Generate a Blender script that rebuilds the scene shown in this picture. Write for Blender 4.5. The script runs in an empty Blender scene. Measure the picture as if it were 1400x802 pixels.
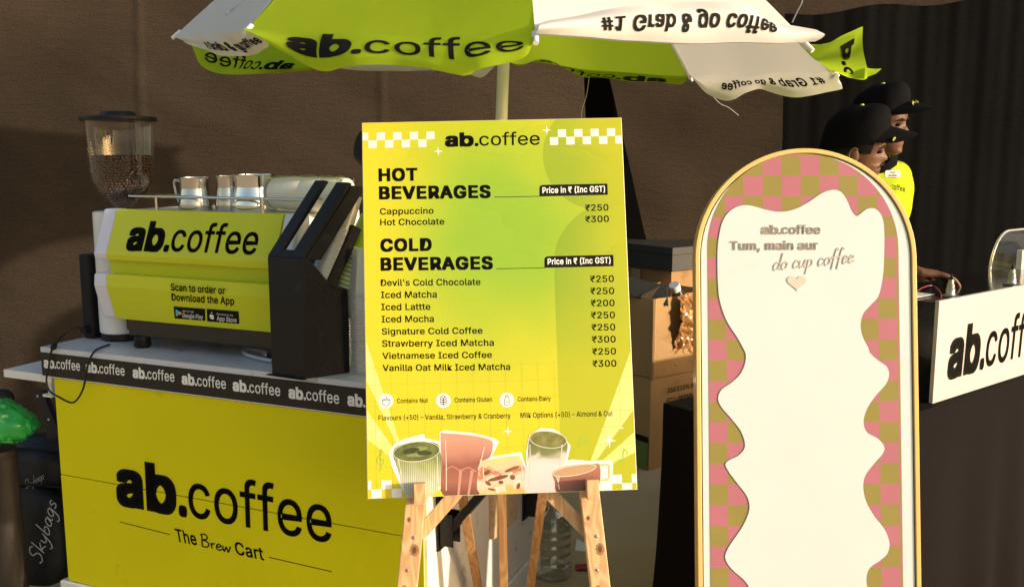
import bpy, bmesh, math, random, os
from mathutils import Vector as V3, Matrix, noise
random.seed(7)
sc = bpy.context.scene
col = sc.collection
R = math.radians

# ------------------------------------------------------------------ camera, sky, sun, exposure
CAM_H, PITCH, FPX = 1.5, R(8.4), 1280.0
cam = bpy.data.cameras.new('camera'); cam.sensor_width = 36; cam.lens = 36*FPX/1400
cam.clip_start = .05; cam.clip_end = 2000
co = bpy.data.objects.new('camera', cam); col.objects.link(co)
co.location = (0, 0, CAM_H); co.rotation_euler = (R(90)-PITCH, 0, 0)
sc.camera = co
SUN_EL = R(11)
SUN_AZ = math.atan2(.915, -.402)          # clockwise from +Y
SUN = V3((math.sin(SUN_AZ)*math.cos(SUN_EL), math.cos(SUN_AZ)*math.cos(SUN_EL), math.sin(SUN_EL)))
w = bpy.data.worlds.new('World'); sc.world = w; w.use_nodes = True
nt = w.node_tree
sky = nt.nodes.new('ShaderNodeTexSky'); sky.sky_type = 'NISHITA'; sky.sun_disc = False
sky.sun_elevation = SUN_EL; sky.sun_rotation = SUN_AZ; sky.air_density = 1.0; sky.dust_density = 3.0; sky.ozone_density = .35
nt.links.new(sky.outputs[0], nt.nodes['Background'].inputs[0])
nt.nodes['Background'].inputs[1].default_value = .13
sl = bpy.data.lights.new('sun', 'SUN'); sl.energy = 2.5; sl.angle = R(.8); sl.color = (1, .87, .70)
so = bpy.data.objects.new('sun', sl); col.objects.link(so); so.location = SUN*20
so.rotation_euler = (-SUN).to_track_quat('-Z', 'Y').to_euler()
sc.view_settings.view_transform = 'Standard'; sc.view_settings.look = 'None'
sc.view_settings.gamma = 1; sc.view_settings.exposure = .98
sc.cycles.max_bounces = 10; sc.cycles.transparent_max_bounces = 24
sc.cycles.use_denoising = True

# ------------------------------------------------------------------ measuring helpers
CP, SP = math.cos(PITCH), math.sin(PITCH)
CAM = V3((0, 0, CAM_H))
def ray(x, y):
    u = (x-700)/FPX; v = (401-y)/FPX
    return V3((u, CP+v*SP, -SP+v*CP))
def at(x, y, Y):
    d = ray(x, y); return CAM + d*(Y/d.y)
def atz(x, y, z):
    d = ray(x, y); return CAM + d*((z-CAM_H)/d.z)

class Fr:
    """a flat frame: origin, right, up; out = right x up"""
    def __init__(s, o, u, v):
        s.o = V3(o); s.u = V3(u).normalized(); s.v = V3(v).normalized(); s.n = s.u.cross(s.v).normalized()
    def p(s, u, v, n=0): return s.o + s.u*u + s.v*v + s.n*n
    def px(s, x, y, n=0):
        d = ray(x, y); o = s.o + s.n*n
        q = CAM + d*((o-CAM).dot(s.n)/d.dot(s.n)) - s.o
        return (q.dot(s.u), q.dot(s.v))
    def shift(s, u=0, v=0, n=0):
        f = Fr(s.o, s.u, s.v); f.o = s.p(u, v, n); return f

# ------------------------------------------------------------------ objects
def wloc(o):
    l = V3((0, 0, 0))
    while o is not None:
        l += V3(o.location); o = o.parent
    return l
def tag(o, label=None, cat=None, group=None, kind=None):
    if label: o['label'] = label
    if cat: o['category'] = cat
    if group: o['group'] = group
    if kind: o['kind'] = kind
    return o
def thing(name, label, cat, loc=(0, 0, 0), group=None):
    o = bpy.data.objects.new(name, None); col.objects.link(o); o.location = loc
    o.empty_display_size = .05
    return tag(o, label, cat, group)
def copy_tree(o, parent=None):
    c = o.copy(); col.objects.link(c)
    if parent is not None: c.parent = parent
    for ch in list(o.children): copy_tree(ch, c)
    return c

class FrFlat(Fr):
    """print layers lie almost flush with the sheet"""
    def p(s, u, v, n=0): return Fr.p(s, u, v, n*.2 if 0 < n < .0062 else n)

class MB:
    def __init__(s): s.v = []; s.f = []; s.uv = []; s.mi = []
    def add(s, vs, fs, uvs=None, mi=0):
        b = len(s.v); s.v += [V3(p) for p in vs]
        s.uv += list(uvs) if uvs else [(0, 0)]*len(vs)
        for f in fs: s.f.append([b+i for i in f]); s.mi.append(mi)
        return s
    def box(s, fr, u0, u1, v0, v1, n0, n1, mi=0):
        P = [fr.p(u, v, n) for n in (n0, n1) for v in (v0, v1) for u in (u0, u1)]
        return s.add(P, [(0, 2, 3, 1), (4, 5, 7, 6), (0, 1, 5, 4), (2, 6, 7, 3), (0, 4, 6, 2), (1, 3, 7, 5)],
                     [(u, v) for n in (n0, n1) for v in (v0, v1) for u in (u0, u1)], mi)
    def hexa(s, P, mi=0):
        """8 corners: bottom ring of four, top ring of four"""
        return s.add(P, [(3, 2, 1, 0), (4, 5, 6, 7), (0, 1, 5, 4), (1, 2, 6, 5), (2, 3, 7, 6), (3, 0, 4, 7)], None, mi)
    def poly(s, fr, pts, n=0, mi=0):
        return s.add([fr.p(a, b, n) for a, b in pts], [tuple(range(len(pts)))], pts, mi)
    def prism(s, fr, pts, n0, n1, mi=0):
        """polygon (anticlockwise in u,v) between n0 (back) and n1 (front)"""
        k = len(pts)
        P = [fr.p(a, b, n0) for a, b in pts] + [fr.p(a, b, n1) for a, b in pts]
        F = [tuple(range(k-1, -1, -1)), tuple(range(k, 2*k))]
        F += [(i, (i+1) % k, k+(i+1) % k, k+i) for i in range(k)]
        return s.add(P, F, list(pts)+list(pts), mi)
    def tube(s, pts, r, seg=8, caps=True, mi=0):
        pts = [V3(p) for p in pts]; n = len(pts)
        rs = r if isinstance(r, (list, tuple)) else [r]*n
        b = []; up = None
        for i, p in enumerate(pts):
            t = (pts[min(i+1, n-1)] - pts[max(i-1, 0)]).normalized()
            if up is None:
                up = t.orthogonal().normalized()
            up = (up - t*up.dot(t)).normalized(); sd = t.cross(up)
            for k in range(seg):
                a = 2*math.pi*k/seg
                b.append(p + (up*math.cos(a)+sd*math.sin(a))*rs[i])
        F = [(i*seg+k, i*seg+(k+1) % seg, (i+1)*seg+(k+1) % seg, (i+1)*seg+k) for i in range(n-1) for k in range(seg)]
        if caps:
            F += [tuple(range(seg-1, -1, -1)), tuple(range((n-1)*seg, n*seg))]
        return s.add(b, F, None, mi)
    def lathe(s, o, prof, seg=32, axis=(0, 0, 1), mi=0, ref=None):
        """profile of (radius, height)"""
        ax = V3(axis).normalized(); x = (V3(ref) if ref else ax.orthogonal()).normalized(); y = ax.cross(x); o = V3(o)
        P = []; n = len(prof)
        for r, h in prof:
            for k in range(seg):
                a = 2*math.pi*k/seg
                P.append(o + ax*h + (x*math.cos(a)+y*math.sin(a))*max(r, 1e-5))
        F = [(i*seg+k, i*seg+(k+1) % seg, (i+1)*seg+(k+1) % seg, (i+1)*seg+k) for i in range(n-1) for k in range(seg)]
        return s.add(P, F, None, mi)
    def ell(s, c, rx, ry, rz, seg=16, rings=10, M=None, mi=0):
        P = []; c = V3(c)
        for i in range(rings+1):
            th = math.pi*i/rings
            for k in range(seg):
                a = 2*math.pi*k/seg
                q = V3((rx*math.sin(th)*math.cos(a), ry*math.sin(th)*math.sin(a), rz*math.cos(th)))
                P.append(c + (M @ q if M else q))
        F = [(i*seg+k, (i+1)*seg+k, (i+1)*seg+(k+1) % seg, i*seg+(k+1) % seg) for i in range(rings) for k in range(seg)]
        return s.add(P, F, None, mi)
    def grid(s, fn, nu, nv, mi=0):
        P = []; U = []
        for j in range(nv+1):
            for i in range(nu+1):
                P.append(fn(i/nu, j/nv)); U.append((i/nu, j/nv))
        F = [(j*(nu+1)+i, j*(nu+1)+i+1, (j+1)*(nu+1)+i+1, (j+1)*(nu+1)+i) for j in range(nv) for i in range(nu)]
        return s.add(P, F, U, mi)
    def build(s, name, mats, parent=None, smooth=False, bevel=0, auto=40, weld=False):
        off = wloc(parent) if parent is not None else V3((0, 0, 0))
        me = bpy.data.meshes.new(name)
        me.from_pydata([p-off for p in s.v], [], s.f)
        if not isinstance(mats, (list, tuple)): mats = [mats]
        for m in mats: me.materials.append(m)
        uvl = me.uv_layers.new(name='UVMap')
        li = 0
        for pi, pl in enumerate(me.polygons):
            pl.material_index = s.mi[pi] if pi < len(s.mi) else 0
            pl.use_smooth = smooth
            for l in pl.loop_indices: uvl.data[l].uv = s.uv[me.loops[l].vertex_index]
        if weld:
            bm = bmesh.new(); bm.from_mesh(me); bmesh.ops.remove_doubles(bm, verts=bm.verts, dist=1e-5)
            bmesh.ops.recalc_face_normals(bm, faces=bm.faces)
            bm.to_mesh(me); bm.free()
        me.update()
        if smooth:
            try: me.set_sharp_from_angle(angle=R(auto))
            except Exception: pass
        o = bpy.data.objects.new(name, me); col.objects.link(o)
        if parent is not None: o.parent = parent
        if bevel:
            b = o.modifiers.new('bevel', 'BEVEL'); b.width = bevel; b.segments = 2; b.limit_method = 'ANGLE'; b.angle_limit = R(40)
        return o

def crom(pts, k=6, closed=False):
    """Catmull-Rom through 2D points"""
    n = len(pts); out = []
    rng = range(n) if closed else range(n-1)
    for i in rng:
        p0 = pts[(i-1) % n] if closed or i > 0 else pts[0]
        p1 = pts[i]; p2 = pts[(i+1) % n]
        p3 = pts[(i+2) % n] if closed or i+2 < n else pts[-1]
        for j in range(k):
            t = j/k
            out.append(tuple(.5*((2*b)+(c-a)*t+(2*a-5*b+4*c-d)*t*t+(-a+3*b-3*c+d)*t**3) for a, b, c, d in zip(p0, p1, p2, p3)))
    if not closed: out.append(tuple(pts[-1]))
    return out

# ------------------------------------------------------------------ materials
def mat(name, color, rough=.6, metal=0, var=.08, vscale=6, bump=0, bscale=60, spec=.5, coat=0, trans=0, uvcoord=False, detail=5, bdist=.01):
    m = bpy.data.materials.new(name); m.use_nodes = True
    N = m.node_tree.nodes; L = m.node_tree.links; b = N['Principled BSDF']
    b.inputs['Roughness'].default_value = rough; b.inputs['Metallic'].default_value = metal
    b.inputs['Specular IOR Level'].default_value = spec; b.inputs['Coat Weight'].default_value = coat
    tc = N.new('ShaderNodeTexCoord')
    out = tc.outputs['UV' if uvcoord else 'Object']
    if var:
        n = N.new('ShaderNodeTexNoise'); n.inputs['Scale'].default_value = vscale; n.inputs['Detail'].default_value = detail
        L.new(out, n.inputs['Vector'])
        mx = N.new('ShaderNodeMix'); mx.data_type = 'RGBA'
        mx.inputs[6].default_value = (*[max(0, c*(1-var*2)) for c in color], 1)
        mx.inputs[7].default_value = (*[min(1, c*(1+var*2)) for c in color], 1)
        L.new(n.outputs['Fac'], mx.inputs[0]); L.new(mx.outputs[2], b.inputs['Base Color'])
        m['mix'] = mx.name
    else:
        b.inputs['Base Color'].default_value = (*color, 1)
    if bump:
        n2 = N.new('ShaderNodeTexNoise'); n2.inputs['Scale'].default_value = bscale; n2.inputs['Detail'].default_value = 4
        L.new(out, n2.inputs['Vector'])
        bp = N.new('ShaderNodeBump'); bp.inputs['Strength'].default_value = bump; bp.inputs['Distance'].default_value = bdist
        L.new(n2.outputs['Fac'], bp.inputs['Height']); L.new(bp.outputs[0], b.inputs['Normal'])
    return m
def clear(name, tint=(.95, .95, .93), amount=.75, rough=.06, facing=.35, white=0, edge=.8):
    """thin clear plastic or glass: transparent, with reflections that grow at grazing angles"""
    m = bpy.data.materials.new(name); m.use_nodes = True
    N = m.node_tree.nodes; L = m.node_tree.links
    N.remove(N['Principled BSDF'])
    t = N.new('ShaderNodeBsdfTransparent'); t.inputs[0].default_value = (*tint, 1)
    g = N.new('ShaderNodeBsdfGlossy'); g.inputs['Roughness'].default_value = rough; g.inputs[0].default_value = (.95, .95, .95, 1)
    lw = N.new('ShaderNodeLayerWeight'); lw.inputs['Blend'].default_value = facing
    mr = N.new('ShaderNodeMapRange'); mr.inputs[3].default_value = 1-amount-.1 if amount < .9 else .05; mr.inputs[4].default_value = edge
    mr.inputs[3].default_value = max(.03, (1-amount)*.5)
    L.new(lw.outputs['Facing'], mr.inputs[0])
    mx = N.new('ShaderNodeMixShader'); L.new(mr.outputs[0], mx.inputs[0]); L.new(t.outputs[0], mx.inputs[1]); L.new(g.outputs[0], mx.inputs[2])
    last = mx
    if white:
        d = N.new('ShaderNodeBsdfDiffuse'); d.inputs[0].default_value = (.85, .84, .8, 1)
        tl = N.new('ShaderNodeBsdfTranslucent'); tl.inputs[0].default_value = (.85, .84, .8, 1)
        ad = N.new('ShaderNodeMixShader'); L.new(d.outputs[0], ad.inputs[1]); L.new(tl.outputs[0], ad.inputs[2])
        m2 = N.new('ShaderNodeMixShader'); m2.inputs[0].default_value = white
        L.new(mx.outputs[0], m2.inputs[1]); L.new(ad.outputs[0], m2.inputs[2]); last = m2
    L.new(last.outputs[0], N['Material Output'].inputs[0])
    return m
def specks(m, scale, thr, color, amount, soft=.06):
    """scuffs and dirt marks with a shape of their own"""
    N = m.node_tree.nodes; L = m.node_tree.links; b = N['Principled BSDF']; src = b.inputs['Base Color'].links[0].from_socket
    tc = N.new('ShaderNodeTexCoord'); n = N.new('ShaderNodeTexNoise'); n.inputs['Scale'].default_value = scale; n.inputs['Detail'].default_value = 6; n.inputs['Roughness'].default_value = .65
    L.new(tc.outputs['Object'], n.inputs['Vector'])
    mr = N.new('ShaderNodeMapRange'); mr.inputs[1].default_value = thr; mr.inputs[2].default_value = thr+soft; mr.inputs[4].default_value = amount; L.new(n.outputs['Fac'], mr.inputs[0])
    mx = N.new('ShaderNodeMix'); mx.data_type = 'RGBA'; mx.inputs[7].default_value = (*color, 1); L.new(mr.outputs[0], mx.inputs[0]); L.new(src, mx.inputs[6]); L.new(mx.outputs[2], b.inputs['Base Color'])
    return m
def cloth(name, color, trans=.35, var=.05, bump=.3):
    """thin fabric that lets some light through"""
    m = mat(name, color, .85, 0, var, 5, bump, 14, .15)
    N = m.node_tree.nodes; L = m.node_tree.links
    b = N['Principled BSDF']; tl = N.new('ShaderNodeBsdfTranslucent'); tl.inputs[0].default_value = (*color, 1)
    mx = N.new('ShaderNodeMixShader'); mx.inputs[0].default_value = trans
    L.new(b.outputs[0], mx.inputs[1]); L.new(tl.outputs[0], mx.inputs[2]); L.new(mx.outputs[0], N['Material Output'].inputs[0])
    return m
def woven(name, color, weave=900, bump=.7, folds=0, foldscale=7, var=.25):
    """hessian or curtain cloth: fine threads, slubs, creases"""
    m = bpy.data.materials.new(name); m.use_nodes = True
    N = m.node_tree.nodes; L = m.node_tree.links; b = N['Principled BSDF']
    b.inputs['Roughness'].default_value = .95; b.inputs['Specular IOR Level'].default_value = .1
    tc = N.new('ShaderNodeTexCoord')
    n1 = N.new('ShaderNodeTexNoise'); n1.inputs['Scale'].default_value = .9; n1.inputs['Detail'].default_value = 6
    L.new(tc.outputs['Object'], n1.inputs['Vector'])
    mp = N.new('ShaderNodeMapping'); mp.inputs['Scale'].default_value = (5, 5, 22); mp.inputs['Rotation'].default_value = (0, R(12), 0); L.new(tc.outputs['Object'], mp.inputs['Vector'])
    n2 = N.new('ShaderNodeTexNoise'); n2.inputs['Scale'].default_value = 2.2; n2.inputs['Detail'].default_value = 8; n2.inputs['Roughness'].default_value = .7
    L.new(mp.outputs[0], n2.inputs['Vector'])
    mp3 = N.new('ShaderNodeMapping'); mp3.inputs['Scale'].default_value = (110, 110, 190); L.new(tc.outputs['Object'], mp3.inputs['Vector'])
    n3 = N.new('ShaderNodeTexNoise'); n3.inputs['Scale'].default_value = 1.6; n3.inputs['Detail'].default_value = 3
    L.new(mp3.outputs[0], n3.inputs['Vector'])
    ad = N.new('ShaderNodeMath'); ad.operation = 'ADD'; L.new(n1.outputs['Fac'], ad.inputs[0]); L.new(n3.outputs['Fac'], ad.inputs[1])
    ad2 = N.new('ShaderNodeMath'); ad2.operation = 'MULTIPLY'; ad2.inputs[1].default_value = .5; L.new(ad.outputs[0], ad2.inputs[0])
    mr = N.new('ShaderNodeMapRange'); mr.inputs[1].default_value = .3; mr.inputs[2].default_value = .7; L.new(ad2.outputs[0], mr.inputs[0])
    mx = N.new('ShaderNodeMix'); mx.data_type = 'RGBA'
    mx.inputs[6].default_value = (*[c*max(.1, 1-var*2.2) for c in color], 1); mx.inputs[7].default_value = (*[c*(1+var*2.2) for c in color], 1)
    L.new(mr.outputs[0], mx.inputs[0]); L.new(mx.outputs[2], b.inputs['Base Color'])
    h = N.new('ShaderNodeMath'); h.operation = 'MULTIPLY_ADD'; h.inputs[1].default_value = 1.6
    L.new(n2.outputs['Fac'], h.inputs[0]); L.new(n3.outputs['Fac'], h.inputs[2])
    bp = N.new('ShaderNodeBump'); bp.inputs['Strength'].default_value = bump; bp.inputs['Distance'].default_value = .02
    L.new(h.outputs[0], bp.inputs['Height']); L.new(bp.outputs[0], b.inputs['Normal'])
    return m
def wood(name, c0, c1, scale=(3, 3, .35), rough=.6):
    m = bpy.data.materials.new(name); m.use_nodes = True
    N = m.node_tree.nodes; L = m.node_tree.links; b = N['Principled BSDF']; b.inputs['Roughness'].default_value = rough
    tc = N.new('ShaderNodeTexCoord'); mp = N.new('ShaderNodeMapping'); mp.inputs['Scale'].default_value = scale
    L.new(tc.outputs['Object'], mp.inputs['Vector'])
    n1 = N.new('ShaderNodeTexNoise'); n1.inputs['Scale'].default_value = 5; n1.inputs['Detail'].default_value = 2; L.new(mp.outputs[0], n1.inputs['Vector'])
    ml = N.new('ShaderNodeMath'); ml.operation = 'MULTIPLY'; ml.inputs[1].default_value = 75; L.new(n1.outputs['Fac'], ml.inputs[0])
    sn = N.new('ShaderNodeMath'); sn.operation = 'SINE'; L.new(ml.outputs[0], sn.inputs[0])
    mr = N.new('ShaderNodeMapRange'); mr.inputs[1].default_value = -1; mr.inputs[2].default_value = 1; L.new(sn.outputs[0], mr.inputs[0])
    mx = N.new('ShaderNodeMix'); mx.data_type = 'RGBA'; mx.inputs[6].default_value = (*c0, 1); mx.inputs[7].default_value = (*c1, 1)
    L.new(mr.outputs[0], mx.inputs[0]); L.new(mx.outputs[2], b.inputs['Base Color'])
    return m

YEL = (.62, .60, .012)
M = {}
M['cart_yellow'] = mat('cart_yellow_laminate', (.70, .64, .003), .5, 0, .05, 3, .08, 30, .15)
M['mach_yellow'] = mat('machine_yellow_vinyl', (.58, .63, .018), .36, 0, .04, 4, .05, 30, .3)
M['black'] = mat('black_plastic', (.009, .009, .011), .42, 0, .2, 8, .08, 90, .28)
M['black_soft'] = mat('black_matte', (.008, .008, .009), .7, 0, .15, 8, .1, 200, .3)
M['ink'] = mat('black_ink', (.013, .012, .010), .75, 0, .1, 10, 0, 1, .08)
M['band'] = mat('black_band_vinyl', (.016, .0125, .011), .45, 0, .1, 6, .05, 40, .35)
M['white'] = mat('white_paint', (.76, .75, .73), .4, 0, .03, 5, .04, 30)
M['white_print'] = mat('white_print', (.80, .79, .77), .55, 0, .03, 9)
M['trim'] = mat('white_plastic_shade_tint', (.66, .66, .78), .35, 0, .03, 5)  # white trim; the bluish tint of shade is put into its colour
M['counter'] = mat('grey_white_counter_laminate', (.55, .57, .62), .3, 0, .05, 4, .03, 50)
specks(M['cart_yellow'], 9, .66, (.30, .25, .02), .45); specks(M['cart_yellow'], 70, .74, (.12, .10, .03), .7, .03)
specks(M['mach_yellow'], 30, .68, (.25, .24, .03), .4)
specks(M['counter'], 12, .60, (.25, .23, .2), .5)
specks(M['black'], 25, .62, (.03, .028, .026), .6)
M['end_white'] = mat('white_plywood_paint', (.74, .69, .63), .55, 0, .05, 5, .06, 25)
specks(M['end_white'], 14, .62, (.35, .30, .24), .5); specks(M['white'], 20, .66, (.4, .37, .32), .5)
M['steel'] = mat('brushed_steel', (.62, .60, .57), .2, 1, .08, 20, .05, 90)
M['steel_dull'] = mat('dull_steel', (.5, .49, .47), .35, 1, .08, 20)
M['chrome'] = mat('polished_steel', (.75, .74, .72), .07, 1, .03, 10)
M['undercarriage'] = mat('dark_brown_enamel', (.02, .014, .01), .4, 0, .2, 8)

# ------------------------------------------------------------------ lettering
try:
    _fp = os.path.join(bpy.utils.system_resource('DATAFILES', path='fonts'), 'Inter.woff2')
    FONT = bpy.data.fonts.load(_fp) if os.path.exists(_fp) else None
except Exception:
    FONT = None
_tc = {}
def glyphs(s, sp=1.0):
    key = (s, round(sp, 3))
    if key in _tc: return _tc[key]
    cu = bpy.data.curves.new('lettering', 'FONT'); cu.body = s
    if FONT: cu.font = FONT
    cu.resolution_u = 4; cu.space_character = sp
    o = bpy.data.objects.new('lettering', cu); me = bpy.data.meshes.new_from_object(o)
    r = ([(v.co.x, v.co.y) for v in me.vertices], [tuple(p.vertices) for p in me.polygons])
    bpy.data.objects.remove(o); bpy.data.curves.remove(cu); bpy.data.meshes.remove(me)
    _tc[key] = r
    return r
def runs(spec):
    """spec: list of (string, rx, ry, xscale). Returns 2D verts with layer numbers, faces"""
    if isinstance(spec, str): spec = [(spec, .012, .01, 1)]
    x0 = 0; vs = []; fs = []; zs = []
    for (t, rx, ry, xs) in spec:
        g, f = glyphs(t, 1+2.6*rx if rx < .045 and t != 'ab' else 1.03)
        mn = min(p[0] for p in g); mxx = max(p[0] for p in g)
        offs = [(0, 0)]
        if rx or ry:
            k = 8
            offs += [(rx*a, ry*b) for a, b in ((1, 1), (-1, 1), (-1, -1), (1, -1), (1, 0), (-1, 0), (0, 1), (0, -1))]
        for j, (dx, dy) in enumerate(offs):
            b = len(vs)
            for (x, y) in g:
                vs.append((x0 + (x-mn)*xs + dx + rx, y+dy)); zs.append(j)
            fs += [tuple(b+i for i in q) for q in f]
        x0 += (mxx-mn)*xs + 2*rx + (.03 if len(spec) > 1 else .055)
    return vs, fs, zs
LOGO = [('ab', .048, .030, 1.2), ('.', .022, .022, 1), ('coffee', .004, .004, 1.02)]
LOGO_IT = [('ab', .046, .030, 1.15), ('.', .022, .022, 1), ('coffee', .007, .006, 1)]
def text2(fr, spec, bl, br, tl, n=.0008, mb=None, px=True, step=0.0, xfit=True):
    """lettering whose box (baseline-left, baseline-right, top-left) lies on the given points of the frame"""
    vs, fs, zs = runs(spec)
    xm = max(v[0] for v in vs); xn = min(v[0] for v in vs)
    ym = max(v[1] for v in vs)
    if px: bl, br, tl = fr.px(*bl), fr.px(*br), fr.px(*tl)
    out = []
    for (x, y), z in zip(vs, zs):
        a = (x-xn)/(xm-xn); c = y/ym
        u = bl[0] + (br[0]-bl[0])*a + (tl[0]-bl[0])*c; v = bl[1] + (br[1]-bl[1])*a + (tl[1]-bl[1])*c
        out.append(fr.p(u, v, n + z*step))
    mb = mb or MB()
    return mb.add(out, fs)
# handwriting: each glyph is (width, strokes)
HAND = {
 'd': (.62, [[(.45, .36), (.25, .45), (.06, .28), (.08, .06), (.25, .0), (.42, .16), (.5, .4), (.56, 1.0), (.5, .5), (.48, .12), (.6, .0)]]),
 'o': (.52, [[(.3, .44), (.1, .36), (.05, .12), (.22, 0), (.42, .12), (.42, .36), (.28, .45), (.36, .36), (.55, .36)]]),
 'c': (.46, [[(.42, .36), (.26, .46), (.07, .3), (.07, .08), (.22, 0), (.46, .12)]]),
 'u': (.55, [[(.06, .44), (.05, .12), (.18, 0), (.36, .14), (.44, .44), (.42, .1), (.55, .02)]]),
 'p': (.52, [[(.12, .44), (.1, 0), (.06, -.42)], [(.1, .26), (.24, .44), (.42, .36), (.42, .12), (.26, 0), (.1, .1)]]),
 'f': (.42, [[(.46, .86), (.32, .96), (.22, .7), (.18, .2), (.14, -.3)], [(.0, .42), (.42, .46)]]),
 'e': (.46, [[(.06, .22), (.3, .26), (.38, .38), (.24, .46), (.08, .3), (.08, .08), (.22, 0), (.48, .12)]]),
 'r': (.4, [[(.08, .44), (.12, 0)], [(.11, .22), (.2, .4), (.38, .42)]]),
 'w': (.66, [[(.04, .42), (.12, 0), (.32, .36), (.42, 0), (.64, .46)]]),
 'B': (.7, [[(.16, .96), (.1, 0)], [(.02, .88), (.36, 1.0), (.56, .84), (.46, .62), (.16, .52), (.5, .46), (.62, .26), (.46, .04), (.08, .02)]]),
 'S': (.62, [[(.6, .84), (.44, 1.0), (.2, .9), (.18, .66), (.44, .46), (.48, .18), (.26, 0), (.02, .12)]]),
 'k': (.52, [[(.14, 1.0), (.08, 0)], [(.44, .46), (.12, .2), (.3, .16), (.5, 0)]]),
 'y': (.52, [[(.06, .44), (.1, .14), (.24, .06), (.4, .24), (.46, .44), (.36, -.1), (.16, -.42), (.0, -.3)]]),
 'b': (.5, [[(.14, 1.0), (.08, .1), (.24, 0), (.42, .16), (.36, .4), (.12, .3)]]),
 'a': (.54, [[(.42, .38), (.22, .46), (.06, .26), (.1, .04), (.28, .04), (.42, .42), (.42, .08), (.54, .02)]]),
 'g': (.52, [[(.42, .4), (.22, .46), (.06, .26), (.12, .06), (.3, .08), (.43, .42), (.38, -.2), (.18, -.42), (.02, -.3)]]),
 's': (.4, [[(.36, .38), (.2, .46), (.1, .34), (.3, .18), (.24, .02), (.04, .06)]]),
 ' ': (.36, []),
}
def ribbon(pts, wd):
    P = []; n = len(pts)
    for i, p in enumerate(pts):
        a = pts[max(i-1, 0)]; b = pts[min(i+1, n-1)]
        dx, dy = b[0]-a[0], b[1]-a[1]; l = math.hypot(dx, dy) or 1
        P += [(p[0]-dy/l*wd, p[1]+dx/l*wd), (p[0]+dy/l*wd, p[1]-dx/l*wd)]
    return P, [(2*i, 2*i+1, 2*i+3, 2*i+2) for i in range(n-1)]
def hand(fr, s, bl, br, tl, wd=.03, n=.0008, mb=None, px=True, slant=0):
    vs = []; fs = []; x = 0; zs = []; q = 0
    for ch in s:
        wdt, st = HAND[ch]
        for pts in st:
            P, F = ribbon([(x+a[0]+slant*a[1], a[1]) for a in crom(pts, 7)], wd)
            b = len(vs); vs += P; fs += [tuple(b+i for i in f) for f in F]; zs += [q]*len(P); q += 1
        x += wdt + .02
    if px: bl, br, tl = fr.px(*bl), fr.px(*br), fr.px(*tl)
    out = [fr.p(bl[0]+(br[0]-bl[0])*a/x+(tl[0]-bl[0])*b, bl[1]+(br[1]-bl[1])*a/x+(tl[1]-bl[1])*b, n+k*2e-5) for (a, b), k in zip(vs, zs)]
    mb = mb or MB()
    return mb.add(out, fs)
def line2(fr, a, b, wd, n=.0008, mb=None, px=True):
    if px: a, b = fr.px(*a), fr.px(*b)
    P, F = ribbon([a, b], wd/2); mb = mb or MB()
    return mb.add([fr.p(u, v, n) for u, v in P], F)
def raised(mbsrc, fr, depth):
    """give flat lettering a thickness: walls round every open edge"""
    from collections import Counter
    c = Counter()
    for f in mbsrc.f:
        for i in range(len(f)):
            a, b = f[i], f[(i+1) % len(f)]
            c[(min(a, b), max(a, b))] += 1
    ex = {}
    base = len(mbsrc.v)
    down = [p - fr.n*depth for p in mbsrc.v]
    mbsrc.v += down; mbsrc.uv += [(0, 0)]*len(down)
    nf = []
    for f in list(mbsrc.f):
        for i in range(len(f)):
            a, b = f[i], f[(i+1) % len(f)]
            if c[(min(a, b), max(a, b))] == 1: nf.append([b, a, a+base, b+base])
    mbsrc.f += nf; mbsrc.mi += [0]*len(nf)
    return mbsrc

# ------------------------------------------------------------------ the setting
def ground_mat():
    m = mat('brown_packed_earth', (.50, .38, .23), .9, 0, .16, 1.6, .35, 18, .2, detail=8)
    return m
g = MB(); g.add([(-400, -400, 0), (400, -400, 0), (400, 400, 0), (-400, 400, 0)], [(0, 1, 2, 3)])
tag(g.build('ground', ground_mat()), kind='structure')

WY = 4.6; WR = 5.4
M['hess'] = woven('brown_hessian', (.060, .043, .029), bump=.55)
M['hess2'] = woven('brown_hessian_darker', (.046, .033, .022), bump=.55)
M['curtain'] = woven('black_curtain_cloth', (.0032, .003, .003), bump=.3, var=.3)
def sag(x, z, a=.03, sx=1.2, sz=.8, seed=0):
    return a*noise.noise(V3((x*sx+seed, z*sz, seed)))
# left brown hanging: right edge leans (the photo shows a black gap beside the pole)
m = MB()
def f1(u, v):
    z = v*3.2
    xr = .515 - .06*(z-2.0)*0
    xr = at(797, 100, WY).x + (2.02-z)*.05
    x = -6.5 + (xr+6.5)*u
    q = V3((x*.8+z*1.5, z*.8-x*.15, 2.0))
    y = WY + sag(x, z, .05, .9, .7) + .012*noise.noise(q*3.2) + .004*noise.noise(q*11)
    for xs in (-1.78, -.62): y -= .007*math.exp(-((x-xs-.01*math.sin(z*3))/.014)**2)
    return (x, y, z)
m.grid(f1, 420, 90)
tag(m.build('cloth_backdrop', M['hess'], smooth=True), 'wide brown hessian cloth hung as a backdrop behind the yellow coffee cart', 'backdrop cloth')
# right brown hanging with slanted left edge
m = MB()
XR2 = at(1068, 200, WR).x
A1, A2 = at(822, 60, WR), at(884, 330, WR)
def f2(u, v):
    z = v*3.2
    xl = A1.x + (A1.z-z)*(A2.x-A1.x)/(A1.z-A2.z)
    x = xl + (XR2+.012*math.sin(z*5)-xl)*u
    return (x, WR + sag(x, z, .05, 1.1, .7, 3) + .02*noise.noise(V3((x*3+z*2, z*2.2-x, 5))), z)
m.grid(f2, 240, 70)
tag(m.build('cloth_backdrop', M['hess2'], smooth=True), 'darker brown hessian cloth with a slanting left edge between menu board and black curtain', 'backdrop cloth')
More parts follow.
